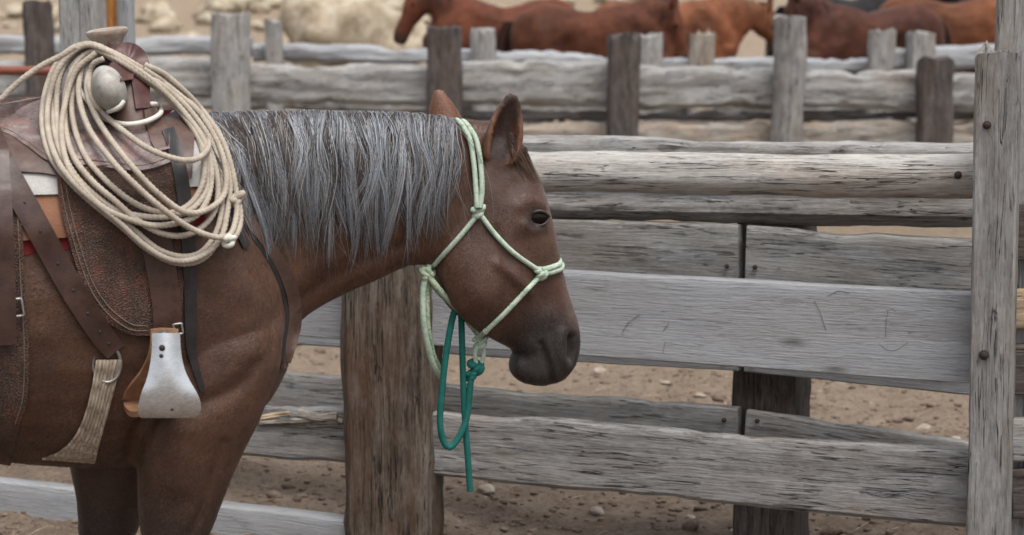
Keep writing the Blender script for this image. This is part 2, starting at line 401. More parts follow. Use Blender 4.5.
# clods: uncountable
def make_clods():
    base = [rock_mesh(80 + k, 1, .75, .5) for k in range(6)]; small = []; parts = []; r = random.Random(5)
    for k in range(5):
        bm = bmesh.new(); bmesh.ops.create_icosphere(bm, subdivisions=1, radius=1)
        small.append((np.array([tuple(v.co * (1 + .45 * noise.noise(v.co * 1.7 + Vector((k * 9, 0, 0))))) for v in bm.verts]) * np.array([1, 1, .7]), [tuple(v.index for v in f.verts) for f in bm.faces])); bm.free()
    for k in range(17000):
        x, y = r.uniform(-2.6, 3.6), 4.6 + 7.5 * r.random() ** 1.3
        if fbm(x, y, 1.6) < -.05 and r.random() < .7: continue
        big = k % 9 == 0; s = (.010 + .026 * r.random() ** 3) if big else .004 + .010 * r.random() ** 2
        V, Fc = base[k % 6] if big else small[k % 5]; a = r.uniform(0, 6.28); R = np.array([[math.cos(a), -math.sin(a), 0], [math.sin(a), math.cos(a), 0], [0, 0, 1]])
        parts.append((V @ R.T * s * np.array([1.2, 1.0, .8]) + np.array([x, y, gz(x, y) + s * .2]), Fc))
    V, Fc = join(parts); o = mesh_obj('dirt_clods', V, Fc, M['clod']); tag(o, 'loose brown dirt clods scattered over the trampled corral ground', 'dirt', kind='stuff')
make_clods()
def make_straw():
    r = random.Random(9); parts = []
    for k in range(1500):
        x, y = r.uniform(-2.6, 3.6), 4.8 + 7 * r.random() ** 1.2; a = r.uniform(0, 3.14); L = r.uniform(.015, .05); d = np.array([math.cos(a), math.sin(a), r.uniform(-.15, .15)]) * L; p = np.array([x, y, gz(x, y) + .008])
        parts.append(tube(np.array([p - d, p + d * .1 + [0, 0, .003], p + d]), .0012, 3))
    V, Fc = join(parts); tag(mesh_obj('straw_litter', V, Fc, M['tan']), 'short pale straw bits littering the trampled corral dirt', 'straw', kind='stuff')
make_straw()
# boulders on the slope
rock('boulder', M['boulder'], (at_y(350, 40, 34)[0], 34, 0), (2.5, 2.0, 2.7), 3, 'large rounded pale tan boulder behind the rail fences', 'boulder', None, .2, 4)
BL = [(130, 12, 47), (165, 22, 40), (215, 8, 60), (255, 20, 52), (300, 6, 62), (10, 18, 45), (60, 8, 50), (330, 3, 66), (420, 15, 44), (395, 48, 38), (445, 30, 46), (190, 34, 38), (110, 30, 36), (235, 34, 40), (280, 40, 37), (500, 0, 60), (560, -4, 60), (620, -6, 60), (720, -3, 55), (880, -4, 55), (150, 2, 64), (30, 30, 36), (90, 2, 70), (260, 2, 72), (375, 2, 70)]
_r = random.Random(21)
BL += [(_r.uniform(0, 460), _r.uniform(-6, 32), 0) for _ in range(26)]
for i, (px, py, Y) in enumerate(BL):
    d_ = ray(px, py + 10); hh = GB.ray_cast(Vector(CAM), Vector(d_).normalized())[0]; p = np.array(hh); s = (12 + 26 * ((i * 7) % 5) / 4) * p[1] / F
    rock('boulder', M['boulder'], (p[0], p[1]), (s * 1.25, s, s), 50 + i, 'pale tan rock on the slope beyond the corral fences', 'boulder', 'rocks on the slope', .25)

# ------------------------------------------------------------------ timber
def timber(L, Hh, T, seed=0, rnd=.008, wav=.006, chip=.0, top=None, bot=None, seg=None, taper=0.0, roundlog=False, wob=.0, endcut=0.0, groove=.0025):
    """solid along +X from 0 to L; centred on Y and Z. top/bot: functions x01 -> extra height"""
    seg = seg or max(12, int(L / .045)); sec = []
    if roundlog:
        for k in range(32):
            a = 2 * math.pi * k / 32; sec.append((math.cos(a) * T / 2, math.sin(a) * Hh / 2))
    else:
        hy, hz = T / 2, Hh / 2; c = min(rnd, hy * .9)
        def edge(a, b, n): return [(a[0] + (b[0] - a[0]) * t / n, a[1] + (b[1] - a[1]) * t / n) for t in range(n)]
        nz = max(3, int(Hh / (.016 if groove > .004 else .022)))
        sec += [(-hy, -hz + c)] + [(-hy, -hz + c + (Hh - 2 * c) * t / nz) for t in range(1, nz)] + [(-hy, hz - c), (-hy + c * .35, hz - c * .35)]
        sec += [(-hy + c, hz), (0, hz), (hy - c, hz), (hy - c * .35, hz - c * .35), (hy, hz - c), (hy, 0), (hy, -hz + c), (hy - c, -hz), (0, -hz), (-hy + c, -hz)]
    m = len(sec); V = []
    for i in range(seg + 1):
        t = i / seg; x = L * t; sc = 1 - taper * t
        wy, wz = wob * noise.noise(Vector((x * .9, seed * 3.1, 0))), wob * noise.noise(Vector((x * .9, seed * 3.1, 9)))
        for (y, z) in sec:
            q = Vector((x * 2.3, y * 7 + seed * 1.7, z * 7)); d = noise.fractal(q, 1, 2, 3) * wav
            q2 = noise.noise(Vector((x * 14, y * 30 + seed, z * 30))) * wav * .45
            gv = noise.noise(Vector((x * .55, y * 26 + seed * 5.1, z * 26))) + .5 * noise.noise(Vector((x * 1.3, y * 60 + seed * 2.1, z * 60))); d -= groove * max(0, gv) * 2.2
            ln = math.hypot(y, z) + 1e-9; yy, zz = y * sc + y / ln * (d + q2), z * sc + z / ln * (d + q2)
            if chip and z > Hh * .3:
                cc = noise.fractal(Vector((x * 5.5, seed * 2.3, 1)), 1, 2, 4); zz -= chip * max(0, cc) ** 1.2
            if chip and z < -Hh * .3:
                cc = noise.fractal(Vector((x * 5.5, seed * 4.3, 6)), 1, 2, 4); zz += chip * .7 * max(0, cc) ** 1.2
            if top and z > 0: zz += top(t) * (z / (Hh / 2))
            if bot and z < 0: zz += bot(t) * (-z / (Hh / 2))
            xx = x
            if endcut and i == seg: xx += endcut * noise.noise(Vector((y * 40, z * 40, seed)))
            V.append((xx, yy + wy, zz + wz))
    Fc = []
    for i in range(seg):
        for k in range(m):
            l = (k + 1) % m; Fc.append((i * m + k, i * m + l, (i + 1) * m + l, (i + 1) * m + k))
    Fc.append(tuple(range(m))); Fc.append(tuple(seg * m + k for k in range(m))[::-1])
    return np.array(V), Fc
def place(o, A, B, up=(0, 0, 1)):
    """local X from A to B, local Y away from camera-ish"""
    A, B = Vector(A), Vector(B); x = (B - A).normalized(); upv = Vector(up)
    y = upv.cross(x).normalized(); z = x.cross(y)
    o.matrix_world = Matrix(((x.x, y.x, z.x, A.x), (x.y, y.y, z.y, A.y), (x.z, y.z, z.z, A.z), (0, 0, 0, 1))); return o
MW = {}
def child(o, parent):
    mw = o.matrix_world.copy(); MW[o.name] = mw; o.parent = parent; o.matrix_parent_inverse = Matrix.Identity(4)
    o.matrix_local = Matrix.Translation(parent.location).inverted() @ mw; return o
class Plane:
    """vertical plane through two (pixel column, Y) points"""
    def __init__(s, x1, Y1, x2, Y2, off=0.0):
        a, b = at_y(x1, 250, Y1), at_y(x2, 250, Y2); d = np.array([b[0] - a[0], b[1] - a[1]]); d /= np.linalg.norm(d)
        s.d = d; s.n = np.array([-d[1], d[0]]); s.p = a[:2] + s.n * off
    def at(s, px, py, off=0.0):
        r = ray(px, py); t = np.dot(s.p + s.n * off - CAM[:2], s.n) / np.dot(r[:2], s.n); return CAM + r * t
def board(pl, fence, px1, t1, b1, px2, t2, b2, T, mat, off=0.0, name='rail', seed=0, **k):
    """board whose front face has top/bottom pixel edges t,b at columns px1 and px2"""
    A1, A2, B1, B2 = pl.at(px1, t1, off), pl.at(px1, b1, off), pl.at(px2, t2, off), pl.at(px2, b2, off)
    h1, h2 = np.linalg.norm(A1 - A2), np.linalg.norm(B1 - B2); A, B = (A1 + A2) / 2, (B1 + B2) / 2
    n3 = np.array([pl.n[0], pl.n[1], 0]); A = A + n3 * T / 2; B = B + n3 * T / 2; L = np.linalg.norm(B - A)
    V, Fc = timber(L, h1, T, seed, taper=1 - h2 / h1, **k)
    o = sharp(mesh_obj(name, V, Fc, M[mat])); place(o, A, B); return child(o, fence)
def post(pl, fence, pxl, pxr, ytop, T, mat, off=0.0, seed=0, roundlog=False, name='post', depth=.25, pyref=300, lean=0.0, **k):
    yr = max(ytop + 5, 40) if pyref is None else pyref
    a, b = pl.at(pxl, yr, off), pl.at(pxr, yr, off); w = np.linalg.norm(b - a); c = (a + b) / 2; n3 = np.array([pl.n[0], pl.n[1], 0]); c = c + n3 * T / 2
    zt = pl.at((pxl + pxr) / 2, ytop, off)[2]; zb = gz(c[0], c[1]) - depth
    V, Fc = timber(zt - zb, w, T, seed, roundlog=roundlog, **k)
    o = sharp(mesh_obj(name, V, Fc, M[mat])); A = Vector((c[0], c[1], zb)); B = Vector((c[0] + lean, c[1], zt))
    x = (B - A).normalized(); z = Vector((pl.d[0], pl.d[1], 0)); y = z.cross(x).normalized(); z = x.cross(y)
    o.matrix_world = Matrix(((x.x, y.x, z.x, A.x), (x.y, y.y, z.y, A.y), (x.z, y.z, z.z, A.z), (0, 0, 0, 1)))
    return child(o, fence)
def bolt(pl, parentpart, px, py, r, off, mat='rust'):
    p = pl.at(px, py, off)
    V, Fc = lathe([(r * 1.5, -.02), (r * 1.5, .003), (r * 1.2, .004), (r * .95, .005), (r * .9, .008), (r * .5, .010)], 12)
    o = mesh_obj('bolt', V, Fc, M[mat]); sharp(o)
    z = Vector((-pl.n[0], -pl.n[1], 0)); x = Vector((pl.d[0], pl.d[1], 0)); y = z.cross(x)
    mw = Matrix(((x.x, y.x, z.x, p[0]), (x.y, y.y, z.y, p[1]), (x.z, y.z, z.z, p[2]), (0, 0, 0, 1)))
    o.parent = parentpart; pm = MW[parentpart.name]
    o.matrix_local = pm.inverted() @ mw; return o

# --- near front fence
PF = Plane(440, 5.86, 968, 5.39)
ff = empty('plank_fence', (*PF.at(390, 300)[:2], 0)); tag(ff, 'near weathered fence with round pale top log and massive brown post behind the horse', 'fence')
bp = post(PF, ff, 338, 422, 150, .19, 'post', -.07, 1, wav=.014, rnd=.03, pyref=420, wob=.012, groove=.011); bp['label'] = 'massive brown timber post'
rp = post(PF, ff, 974, 1019, 52, .10, 'greyrough', -.10, 2, wav=.004, rnd=.006, pyref=300, endcut=.05, groove=.005, lean=-.02); rp['label'] = 'grey squared post with two rusty bolts'
bolt(PF, rp, 987, 125, .0075, -.105); bolt(PF, rp, 984, 355, .009, -.105)
lg = board(PF, ff, 390, 153, 193, 978, 154, 199, .12, 'paleg', 0, seed=3, roundlog=True, wav=.007, wob=.012); lg['label'] = 'round pale log rail'
bolt(PF, lg, 958, 175, .007, -.003)
sb = board(PF, ff, 250, 255, 333, 978, 293.5, 384, .045, 'smooth', .01, seed=4, rnd=.004, wav=.0025); sb['label'] = 'smooth blue-grey sawn plank'
board(PF, ff, 365, 408, 470, 978, 451, 529, .05, 'greyrough', 0, seed=5, rnd=.01, wav=.006, chip=.014, top=lambda t: .004 * math.sin(t * 7) - .008 * max(0, t - .75))
board(PF, ff, -260, 372, 420, 352, 410, 465, .05, 'greyrough', .01, seed=6, rnd=.01, wav=.008, chip=.03)
board(PF, ff, -500, 425, 462, 360, 521, 592, .045, 'smooth', 0, seed=7, rnd=.004, wav=.003)
# splintered tan strip on the left rail
for q, (x1, y1, x2, y2, m_) in enumerate(((232, 420, 292, 413, 'tan'), (262, 421, 340, 418, 'bark'), (300, 413, 345, 420, 'bark'))):
    A_, B_ = PF.at(x1, y1, .02), PF.at(x2, y2, .02); V, Fc = timber(np.linalg.norm(B_ - A_), .034, .05, 77 + q, rnd=.012, wav=.022, chip=.02, groove=.008); so_ = sharp(mesh_obj('splinter', V, Fc, M[m_])); place(so_, A_, B_); child(so_, ff)
def scratch(pts):
    P = np.array([PF.at(a, b, .0092) for a, b in catmull(pts, 24)]); V, Fc = tube(P, .0009, 5); mi = MW[sb.name].inverted()
    mesh_obj('scratch', [mi @ Vector(v) for v in V], Fc, M['dark_scratch'], sb)
M['dark_scratch'] = stone_mat('carved_scratch', (.15, .15, .15), (.18, .18, .18), (.21, .21, .21))
for pts in ([(888, 311), (886, 322), (886, 337)], [(886, 311), (892, 309), (896, 312)], [(879, 344), (888, 350), (898, 349), (908, 342)], [(814, 300), (820, 312), (826, 330)], [(828, 296), (838, 291), (850, 293)], [(622, 333), (629, 322), (640, 314)], [(663, 331), (669, 323)], [(665, 342), (663, 353)]): scratch(pts)
# --- rear fence that closes in on it
PB = Plane(280, 6.5, 968, 5.62)
bf = empty('plank_fence', (*PB.at(765, 300)[:2], 0)); tag(bf, 'second weathered plank fence with bolted board joints just behind the round top log', 'fence')
post(PB, bf, 731, 797, 196, .2, 'darkpost', .048, 21, rnd=.025, wav=.010, pyref=395)
post(PB, bf, 40, 100, 150, .2, 'darkpost', .055, 22, roundlog=True, wav=.012, pyref=395)
board(PB, bf, -200, 118, 146, 985, 147, 180, .10, 'grey', .0, seed=23, rnd=.02, wav=.012, chip=.012)
board(PB, bf, -200, 186, 206, 985, 196, 230, .09, 'greyrough', .02, seed=24, rnd=.03, wav=.012, chip=.012)
j1 = board(PB, bf, -200, 190, 240, 738, 226, 292, .045, 'grey', .0, seed=25, rnd=.006, wav=.004, chip=.01)
j2 = board(PB, bf, 745.5, 226, 294, 985, 241, 315, .045, 'grey', .0, seed=26, rnd=.006, wav=.003, chip=.014)
k1 = board(PB, bf, -200, 272, 315, 737.5, 312, 372, .045, 'smooth', .0, seed=27, rnd=.005, wav=.003)
k2 = board(PB, bf, 745, 312, 373, 985, 333, 397, .045, 'smooth', .0, seed=28, rnd=.005, wav=.003)
l1 = board(PB, bf, -200, 334, 375, 737, 409, 460, .045, 'grey', .0, seed=29, rnd=.006, wav=.004, chip=.012)
l2 = board(PB, bf, 744.5, 410, 462, 985, 444, 500, .045, 'grey', .0, seed=30, rnd=.008, wav=.004, chip=.02)
for p_, px, py in ((j1, 727, 266), (j2, 755, 267), (k1, 724, 362), (k2, 753, 363), (l1, 724, 420), (l2, 757, 421)): bolt(PB, p_, px, py, .0045, -.004)
# --- gate beside the right post
PG = Plane(968, 5.55, 1200, 5.45)
gt = empty('gate', (*PG.at(1100, 300)[:2], 0)); tag(gt, 'grey board gate with a tall upright beside the bolted post', 'gate')
post(PG, gt, 995, 1050, -60, .09, 'grey', .12, 41, wav=.004, rnd=.005, pyref=100)
post(PG, gt, 1300, 1350, -60, .09, 'grey', .12, 45, wav=.004, rnd=.005, pyref=100)
for q, (t, b_, m_) in enumerate(((205, 262, 'darkpost'), (290, 330, 'tan'), (345, 395, 'darkpost'), (418, 462, 'grey'), (470, 520, 'darkpost'))):
    board(PG, gt, 1013, t, b_, 1380, t - 4, b_ - 4, .04, m_, .07, seed=46 + q, rnd=.005, wav=.004)
# --- tall upright on the left
PL_ = Plane(0, 7.2, 300, 6.9)
gl = empty('gate_post', (*PL_.at(85, 100)[:2], 0)); tag(gl, 'tall split grey upright with an orange board behind the saddle horn', 'post')
post(PL_, gl, 58, 78, -90, .13, 'grey', 0, 51, wav=.004, rnd=.006, pyref=20)
post(PL_, gl, 78.5, 99, -90, .13, 'grey', .01, 52, wav=.004, rnd=.006, pyref=20)
ob = post(PL_, gl, 97, 112, -90, .05, 'orange', .07, 53, wav=.004, rnd=.006, pyref=20); ob['label'] = 'orange-brown board'
post(PL_, gl, 113, 129, -90, .06, 'smooth', .13, 54, wav=.003, rnd=.012, pyref=20)

# --- middle-distance fence
def far_fence(pl, name, label, posts, rails, spx):
    f = empty('rail_fence', (*pl.at(spx, 150)[:2], 0)); tag(f, label, 'fence')
    for i, (a, b_, t, m_) in enumerate(posts): post(pl, f, a, b_, t, .22, m_, -.10, 60 + i + int(spx), wav=.014, rnd=.03, pyref=80, wob=.02, roundlog=(i % 3 == 1), lean=.02 * math.sin(i * 2.3), endcut=.06)
    for i, (x1, t1, b1, x2, t2, b2, T, m_, o_) in enumerate(rails): board(pl, f, x1, t1, b1, x2, t2, b2, T, m_, o_, seed=90 + i + int(spx), rnd=.04, wav=.022, chip=.045, wob=.03)
    return f
P2 = Plane(0, 14.7, 1024, 14.5)
far_fence(P2, 'f2', 'middle rail fence of thick split rails with uneven post tops beyond the near fences',
    [(24, 49, 2, 'darkpost'), (207, 246, 15, 'grey'), (428, 463, 28, 'darkpost'), (608, 640, 36, 'darkpost'), (772, 806, 18, 'greyrough'), (923, 957, 60, 'darkpost'), (1090, 1125, 30, 'grey'), (-170, -135, 20, 'grey')],
    [(-220, 62, 98, 215, 60, 100, .2, 'grey', .12), (225, 64, 103, 440, 66, 106, .2, 'grey', .13), (445, 63, 107, 622, 63, 108, .2, 'grey', .12), (626, 67, 110, 790, 68, 109, .2, 'grey', .13), (794, 71, 110, 940, 72, 112, .2, 'grey', .12), (944, 74, 112, 1300, 74, 112, .2, 'grey', .12),
     (-220, 112, 138, 440, 116, 140, .14, 'grey', .12), (445, 122, 150, 790, 124, 152, .16, 'bark', .12), (794, 124, 156, 1300, 120, 158, .16, 'bark', .12), (445, 111, 121, 1300, 112, 122, .08, 'greyrough', .26), (-220, 170, 200, 1300, 172, 202, .1, 'grey', .15)], 500)
P3 = Plane(0, 17.2, 1024, 16.9)
far_fence(P3, 'f3', 'farthest rail fence with short square post ends in front of the sorrel horses',
    [(265, 281, 22, 'grey'), (470, 495, 31, 'grey'), (640, 664, 35, 'grey'), (688, 713, 34, 'bark'), (870, 897, 31, 'grey'), (912, 938, 34, 'grey'), (60, 84, 25, 'grey'), (1060, 1084, 30, 'grey')],
    [(-250, 35, 54, 250, 38, 57, .2, 'smooth', .12), (252, 44, 63, 480, 50, 64, .2, 'smooth', .12), (482, 52, 66, 660, 55, 66, .2, 'smooth', .12), (662, 58, 74, 885, 60, 74, .2, 'smooth', .12), (885, 47, 70, 1300, 44, 68, .2, 'smooth', .12), (-250, 84, 106, 1300, 98, 124, .14, 'greyrough', .12), (-250, 128, 146, 1300, 134, 150, .14, 'grey', .12)], 520)
# rusty pipe
a_, b_ = at_y(-160, 69, 9.2), at_y(62, 71, 9.2)
V, Fc = tube(np.array([a_, (a_ + b_) / 2, b_]), .021, 12)
pr = empty('pipe_rail', (at_y(-60, 70, 9.2)[0], 9.2, 0)); tag(pr, 'rusty red-brown pipe rail behind the saddle seat', 'pipe rail')
o = mesh_obj('pipe', V - np.array([pr.location.x, 9.2, 0]), Fc, M['rustpipe'], pr); sharp(o)
for x in (a_[0] + .05, b_[0] - .03):
    V, Fc = tube(np.array([[x - pr.location.x, .03, gz(x, 9.2) - .2], [x - pr.location.x, .03, a_[2] + .05]]), .03, 12); sharp(mesh_obj('post', V, Fc, M['rustpipe'], pr))

# ------------------------------------------------------------------ horses
def loft(rings, sub=4, sides=28):
    """rings: (top(x,z), bottom(x,z), half width, centre y, squareness, widest 0..1 from bottom)"""
    A = np.array([[*r[0], *r[1], r[2], r[3], r[4], r[5]] for r in rings], float)
    A = catmull(A, (len(rings) - 1) * sub + 1); A[:, 4] = np.maximum(A[:, 4], .004)
    V = []
    for tx, tz, bx, bz, hw, cy, sq, wd in A:
        for k in range(sides):
            a = 2 * math.pi * k / sides; c, s = math.cos(a), math.sin(a)
            e = 2 / sq; cc = math.copysign(abs(c) ** e, c); ss = math.copysign(abs(s) ** e, s)
            t = .5 + .5 * cc
            t2 = t ** (math.log(.5) / math.log(1 - wd)) if wd != .5 else t     # move the widest point
            t2 = 1 - (1 - t) ** (math.log(.5) / math.log(1 - wd)) if wd != .5 else t
            V.append((bx + (tx - bx) * t2, cy + ss * hw, bz + (tz - bz) * t2))
    n = len(A); Fc = []
    for i in range(n - 1):
        for k in range(sides):
            l = (k + 1) % sides; Fc.append((i * sides + k, i * sides + l, (i + 1) * sides + l, (i + 1) * sides + k))
    Fc.append(tuple(range(sides))); Fc.append(tuple((n - 1) * sides + k for k in range(sides))[::-1])
    return np.array(V), Fc
def voxel(parts, size, sm=6):
    V, Fc = join(parts); o = fix_normals(mesh_obj('tmp', V, Fc, None))
    # normals per closed part are consistent; union through OpenVDB
    m = o.modifiers.new('r', 'REMESH'); m.mode = 'VOXEL'; m.voxel_size = size; m.adaptivity = 0
    s = o.modifiers.new('s', 'SMOOTH'); s.factor = .5; s.iterations = sm
    dg = bpy.context.evaluated_depsgraph_get(); e = o.evaluated_get(dg); me = e.to_mesh()
    n = len(me.vertices); V = np.empty(n * 3); me.vertices.foreach_get('co', V); V = V.reshape(-1, 3)
    Fc = [tuple(p.vertices) for p in me.polygons]; e.to_mesh_clear(); d = o.data; bpy.data.objects.remove(o); bpy.data.meshes.remove(d)
    return V, Fc
def set_coat(o, C):
    at = o.data.attributes.new('coat', 'FLOAT_COLOR', 'POINT'); C = np.hstack([C, np.ones((len(C), 1))]); at.data.foreach_set('color', C.ravel().astype(np.float32))
def sstep(a, b, x): t = np.clip((x - a) / (b - a), 0, 1); return t * t * (3 - 2 * t)
def leg_rings(pts, cy, sq=2.1):
    return [((x1, z), (x0, z), hw, cy + dy, sq, .5) for (z, x0, x1, hw, dy) in pts]

# --- the saddled horse: local frame x = heading, y = away from camera, z = up
YAW = math.radians(14); HB = np.array([at_y(200, 110, 4.5)[0], 4.5, 0.0])
HX, HY = np.array([math.cos(YAW), math.sin(YAW), 0]), np.array([-math.sin(YAW), math.cos(YAW), 0])
def to_local(p): d = np.asarray(p) - HB; return np.array([d @ HX, d @ HY, d[2]])
def dir_local(d): return np.array([d @ HX, d @ HY, d[2]])
CL = to_local(CAM)
def hp(px, py, y=0.0):
    d = dir_local(ray(px, py)); return CL + d * ((y - CL[1]) / d[1])
def xz(px, py, y=0.0): p = hp(px, py, y); return (p[0], p[2])
def R(t, b, hw, cy=0, sq=2.2, wd=.5, y=0.0): return (xz(*t, y), xz(*b, y), hw, cy, sq, wd)
torso = [R((-478, 190), (-470, 300), .05), R((-455, 130), (-450, 370), .19), R((-390, 96), (-385, 425), .27), R((-290, 92), (-290, 425), .29, 0, 2.3), R((-180, 112), (-180, 440), .29, 0, 2.3, .45),
         R((-60, 126), (-60, 452), .31, 0, 2.3, .45), R((40, 126), (45, 461), .295, 0, 2.3, .45), R((120, 118), (125, 466), .265, 0, 2.3, .42), R((180, 119), (190, 455), .245, 0, 2.3, .4), R((232, 150), (238, 430), .215, 0, 2.3, .45), R((266, 215), (268, 398), .17), R((287, 280), (284, 372), .09)]
neck = [R((140, 122), (245, 420), .17, 0, 2.2, .42), R((200, 115), (281, 365), .155, 0, 2.2, .4), R((255, 114), (300, 322), .13, 0, 2.2, .42), R((310, 113), (335, 298), .108, 0, 2.2, .42), R((360, 114), (374, 280), .092, 0, 2.2, .45), R((410, 117), (408, 266), .085, 0, 2.2, .5), R((450, 119), (430, 266), .08, 0, 2.3, .5), R((485, 128), (455, 272), .07, 0, 2.3)]
head = [R((470, 119), (440, 255), .062, 0, 2.4), R((502, 126), (433, 272), .082, 0, 2.5, .55), R((524, 150), (443, 293), .098, 0, 2.6, .6), R((540, 182), (457, 311), .106, 0, 2.7, .62), R((550, 212), (472, 325), .100, 0, 2.6, .6), R((557, 243), (487, 335), .083, 0, 2.5, .55), R((563, 272), (501, 343), .067, 0, 2.4, .55), R((570, 300), (512, 350), .058, 0, 2.4, .55), R((577, 325), (516, 357), .056, 0, 2.4, .5), R((579, 347), (513, 364), .056, 0, 2.4), R((574, 366), (514, 374), .051, 0, 2.3), R((563, 379), (526, 383), .036, 0, 2.2), R((551, 384), (540, 386), .012, 0, 2)]
lip = [R((520, 352), (513, 352), .02), R((532, 352), (510, 362), .038, 0, 2.3), R((543, 358), (511, 374), .042, 0, 2.3), R((549, 370), (520, 382), .038, 0, 2.3), R((552, 380), (534, 386), .025), R((550, 385), (542, 387), .008)]
YN, YR = -.13, .13
def LR(y_, a, b, hw, cy): return (xz(b, y_, cy), xz(a, y_, cy), hw, cy, 2.2, .5)
def zx(px, py, y): return xz(px, py, y)
kx = lambda px, cy: xz(px, 560, cy)[0]
nearleg = [LR(300, 165, 282, .06, -.12), LR(345, 148, 284, .10, YN), LR(400, 136, 268, .105, YN), LR(450, 134, 244, .09, YN), LR(500, 137, 223, .075, YN), LR(535, 141, 208, .064, YN)]
def lower(cx, cy, z0):       # knee, cannon, fetlock, pastern, hoof below height z0
    return [((cx + .065, .50), (cx - .062, .50), .058, cy, 2.3, .5), ((cx + .062, .45), (cx - .058, .45), .055, cy, 2.4, .5), ((cx + .042, .40), (cx - .045, .40), .042, cy, 2.2, .5), ((cx + .034, .32), (cx - .042, .32), .033, cy, 2.2, .5),
            ((cx + .034, .24), (cx - .044, .24), .033, cy, 2.2, .5), ((cx + .042, .18), (cx - .052, .17), .042, cy, 2.2, .5), ((cx + .052, .12), (cx - .03, .11), .04, cy, 2.2, .5), ((cx + .075, .075), (cx - .03, .07), .052, cy, 2.3, .5), ((cx + .10, .03), (cx - .035, .03), .062, cy, 2.4, .5), ((cx + .11, .0), (cx - .04, .0), .066, cy, 2.4, .5)]
nearleg += lower(kx(172, YN), YN, .5)
farleg = [LR(330, 90, 215, .06, YR), LR(400, 70, 190, .10, YR), LR(450, 68, 165, .09, YR), LR(490, 74, 150, .078, YR), LR(535, 78, 135, .062, YR)] + lower(kx(104, YR) , YR, .5)
def hindleg(cx, cy):
    return [((cx + .30, 1.15), (cx - .22, 1.15), .10, cy * .8, 2.2, .5), ((cx + .27, .98), (cx - .22, .98), .13, cy, 2.2, .5), ((cx + .20, .82), (cx - .18, .84), .11, cy, 2.2, .5), ((cx + .08, .68), (cx - .15, .72), .075, cy, 2.2, .5), ((cx - .01, .57), (cx - .15, .60), .055, cy, 2.2, .5), ((cx - .04, .50), (cx - .155, .53), .048, cy, 2.3, .5),
            ((cx - .055, .42), (cx - .145, .42), .040, cy, 2.2, .5), ((cx - .065, .28), (cx - .145, .28), .035, cy, 2.2, .5), ((cx - .05, .18), (cx - .145, .17), .043, cy, 2.2, .5), ((cx - .035, .12), (cx - .12, .11), .04, cy, 2.2, .5), ((cx - .01, .07), (cx - .115, .07), .052, cy, 2.3, .5), ((cx + .015, .0), (cx - .125, .0), .066, cy, 2.4, .5)]
hx = xz(-385, 300)[0]
def ear(base, tip, wid, face, th=.006, ny=17, nx=9):
    """cupped leaf from base to tip; 'face' = direction the opening looks at"""
    base, tip, face = map(np.array, (base, tip, face)); ax = tip - base; L = np.linalg.norm(ax); ax = ax / L
    face = face - ax * np.dot(face, ax); face /= np.linalg.norm(face); sd = np.cross(ax, face); P = np.zeros((ny, nx, 3))
    for i in range(ny):
        t = i / (ny - 1); w = wid * (math.sin(math.pi * min(1, .22 + .78 * t) ** .95) ** .75 if t < .999 else 0.02) + .002
        for j in range(nx):
            a = (j / (nx - 1) * 2 - 1) * math.radians(118 - 55 * t)
            P[i, j] = base + ax * L * t + sd * w * math.sin(a) * 1.0 - face * w * (math.cos(a) - .3) * .95 + face * .02 * (t ** 2) * 0
    V, Fc = solid_grid(P, th * 2, face); return V, Fc
eb = hp(497, 160, -.062); et = hp(514, 96, -.075)
ear_n = ear(eb, et, .033, (.22, -1.0, .1))
eb2 = hp(452, 130, .055); et2 = hp(438, 91, .075); eb2[2] -= .05
ear_f = ear(eb2, et2, .031, (.3, 1.0, .1))
parts = [loft(torso, 4, 36), loft(neck, 4, 32), loft(head, 4, 36), loft(lip, 4, 24), loft(nearleg, 3, 22), loft(farleg, 3, 22), loft(hindleg(hx, -.14), 3, 22), loft(hindleg(hx - .1, .14), 3, 22), ear_n, ear_f]
BV, BF = voxel(parts, .0058, 5)
# --- sculpt
def vnormals(V, Fc):
    Q = np.array(Fc) if all(len(f) == 4 for f in Fc[:50]) else None
    N = np.zeros_like(V); Q = np.array([f if len(f) == 4 else (*f, f[-1]) for f in Fc])
    n = np.cross(V[Q[:, 2]] - V[Q[:, 0]], V[Q[:, 3]] - V[Q[:, 1]])
    for k in range(4): np.add.at(N, Q[:, k], n)
    return N / (np.linalg.norm(N, axis=1)[:, None] + 1e-12)
def seg_dist(P, line):
    best = np.full(len(P), 9.0)
    for a, b in zip(line[:-1], line[1:]):
        d = b - a; t = np.clip(((P - a) @ d) / (d @ d + 1e-12), 0, 1); best = np.minimum(best, np.linalg.norm(P - (a + t[:, None] * d), axis=1))
    return best
def sculpt(line, rad, amp, y=-.09, ymin=.02, near_only=False, zx_only=True):
    """push verts along their normal within rad of a pixel polyline (both sides of the horse)"""
    global BV
    L = np.array([xz(a, b, y) for a, b in (catmull(line, 24) if len(line) > 2 else line)])
    if len(L) == 1: L = np.vstack([L, L + 1e-4])
    d = seg_dist(BV[:, [0, 2]], L); w = np.exp(-(d / rad) ** 2) * sstep(ymin, ymin + .02, np.abs(BV[:, 1]))
    if near_only: w = w * (BV[:, 1] < 0)
    N = vnormals(BV, BF); BV = BV + N * (amp * w)[:, None]
sculpt([(470, 270), (480, 295)], .07, .014, ymin=.04)              # cheek
sculpt([(497, 262), (520, 282), (530, 292)], .014, .009, ymin=.03)  # facial crest
sculpt([(524, 243), (548, 300)],   .03, -.010, ymin=.03)
sculpt([(507, 175), (513, 185)], .03, -.011, ymin=.03)              # hollow above the eye
sculpt([(520, 206), (533, 200), (546, 208)], .014, .006, ymin=.03)  # brow
sculpt([(537, 219)], .013, -.010, ymin=.03)                         # socket
sculpt([(524, 224), (534, 231), (546, 228)], .010, .004, ymin=.03)  # lower lid
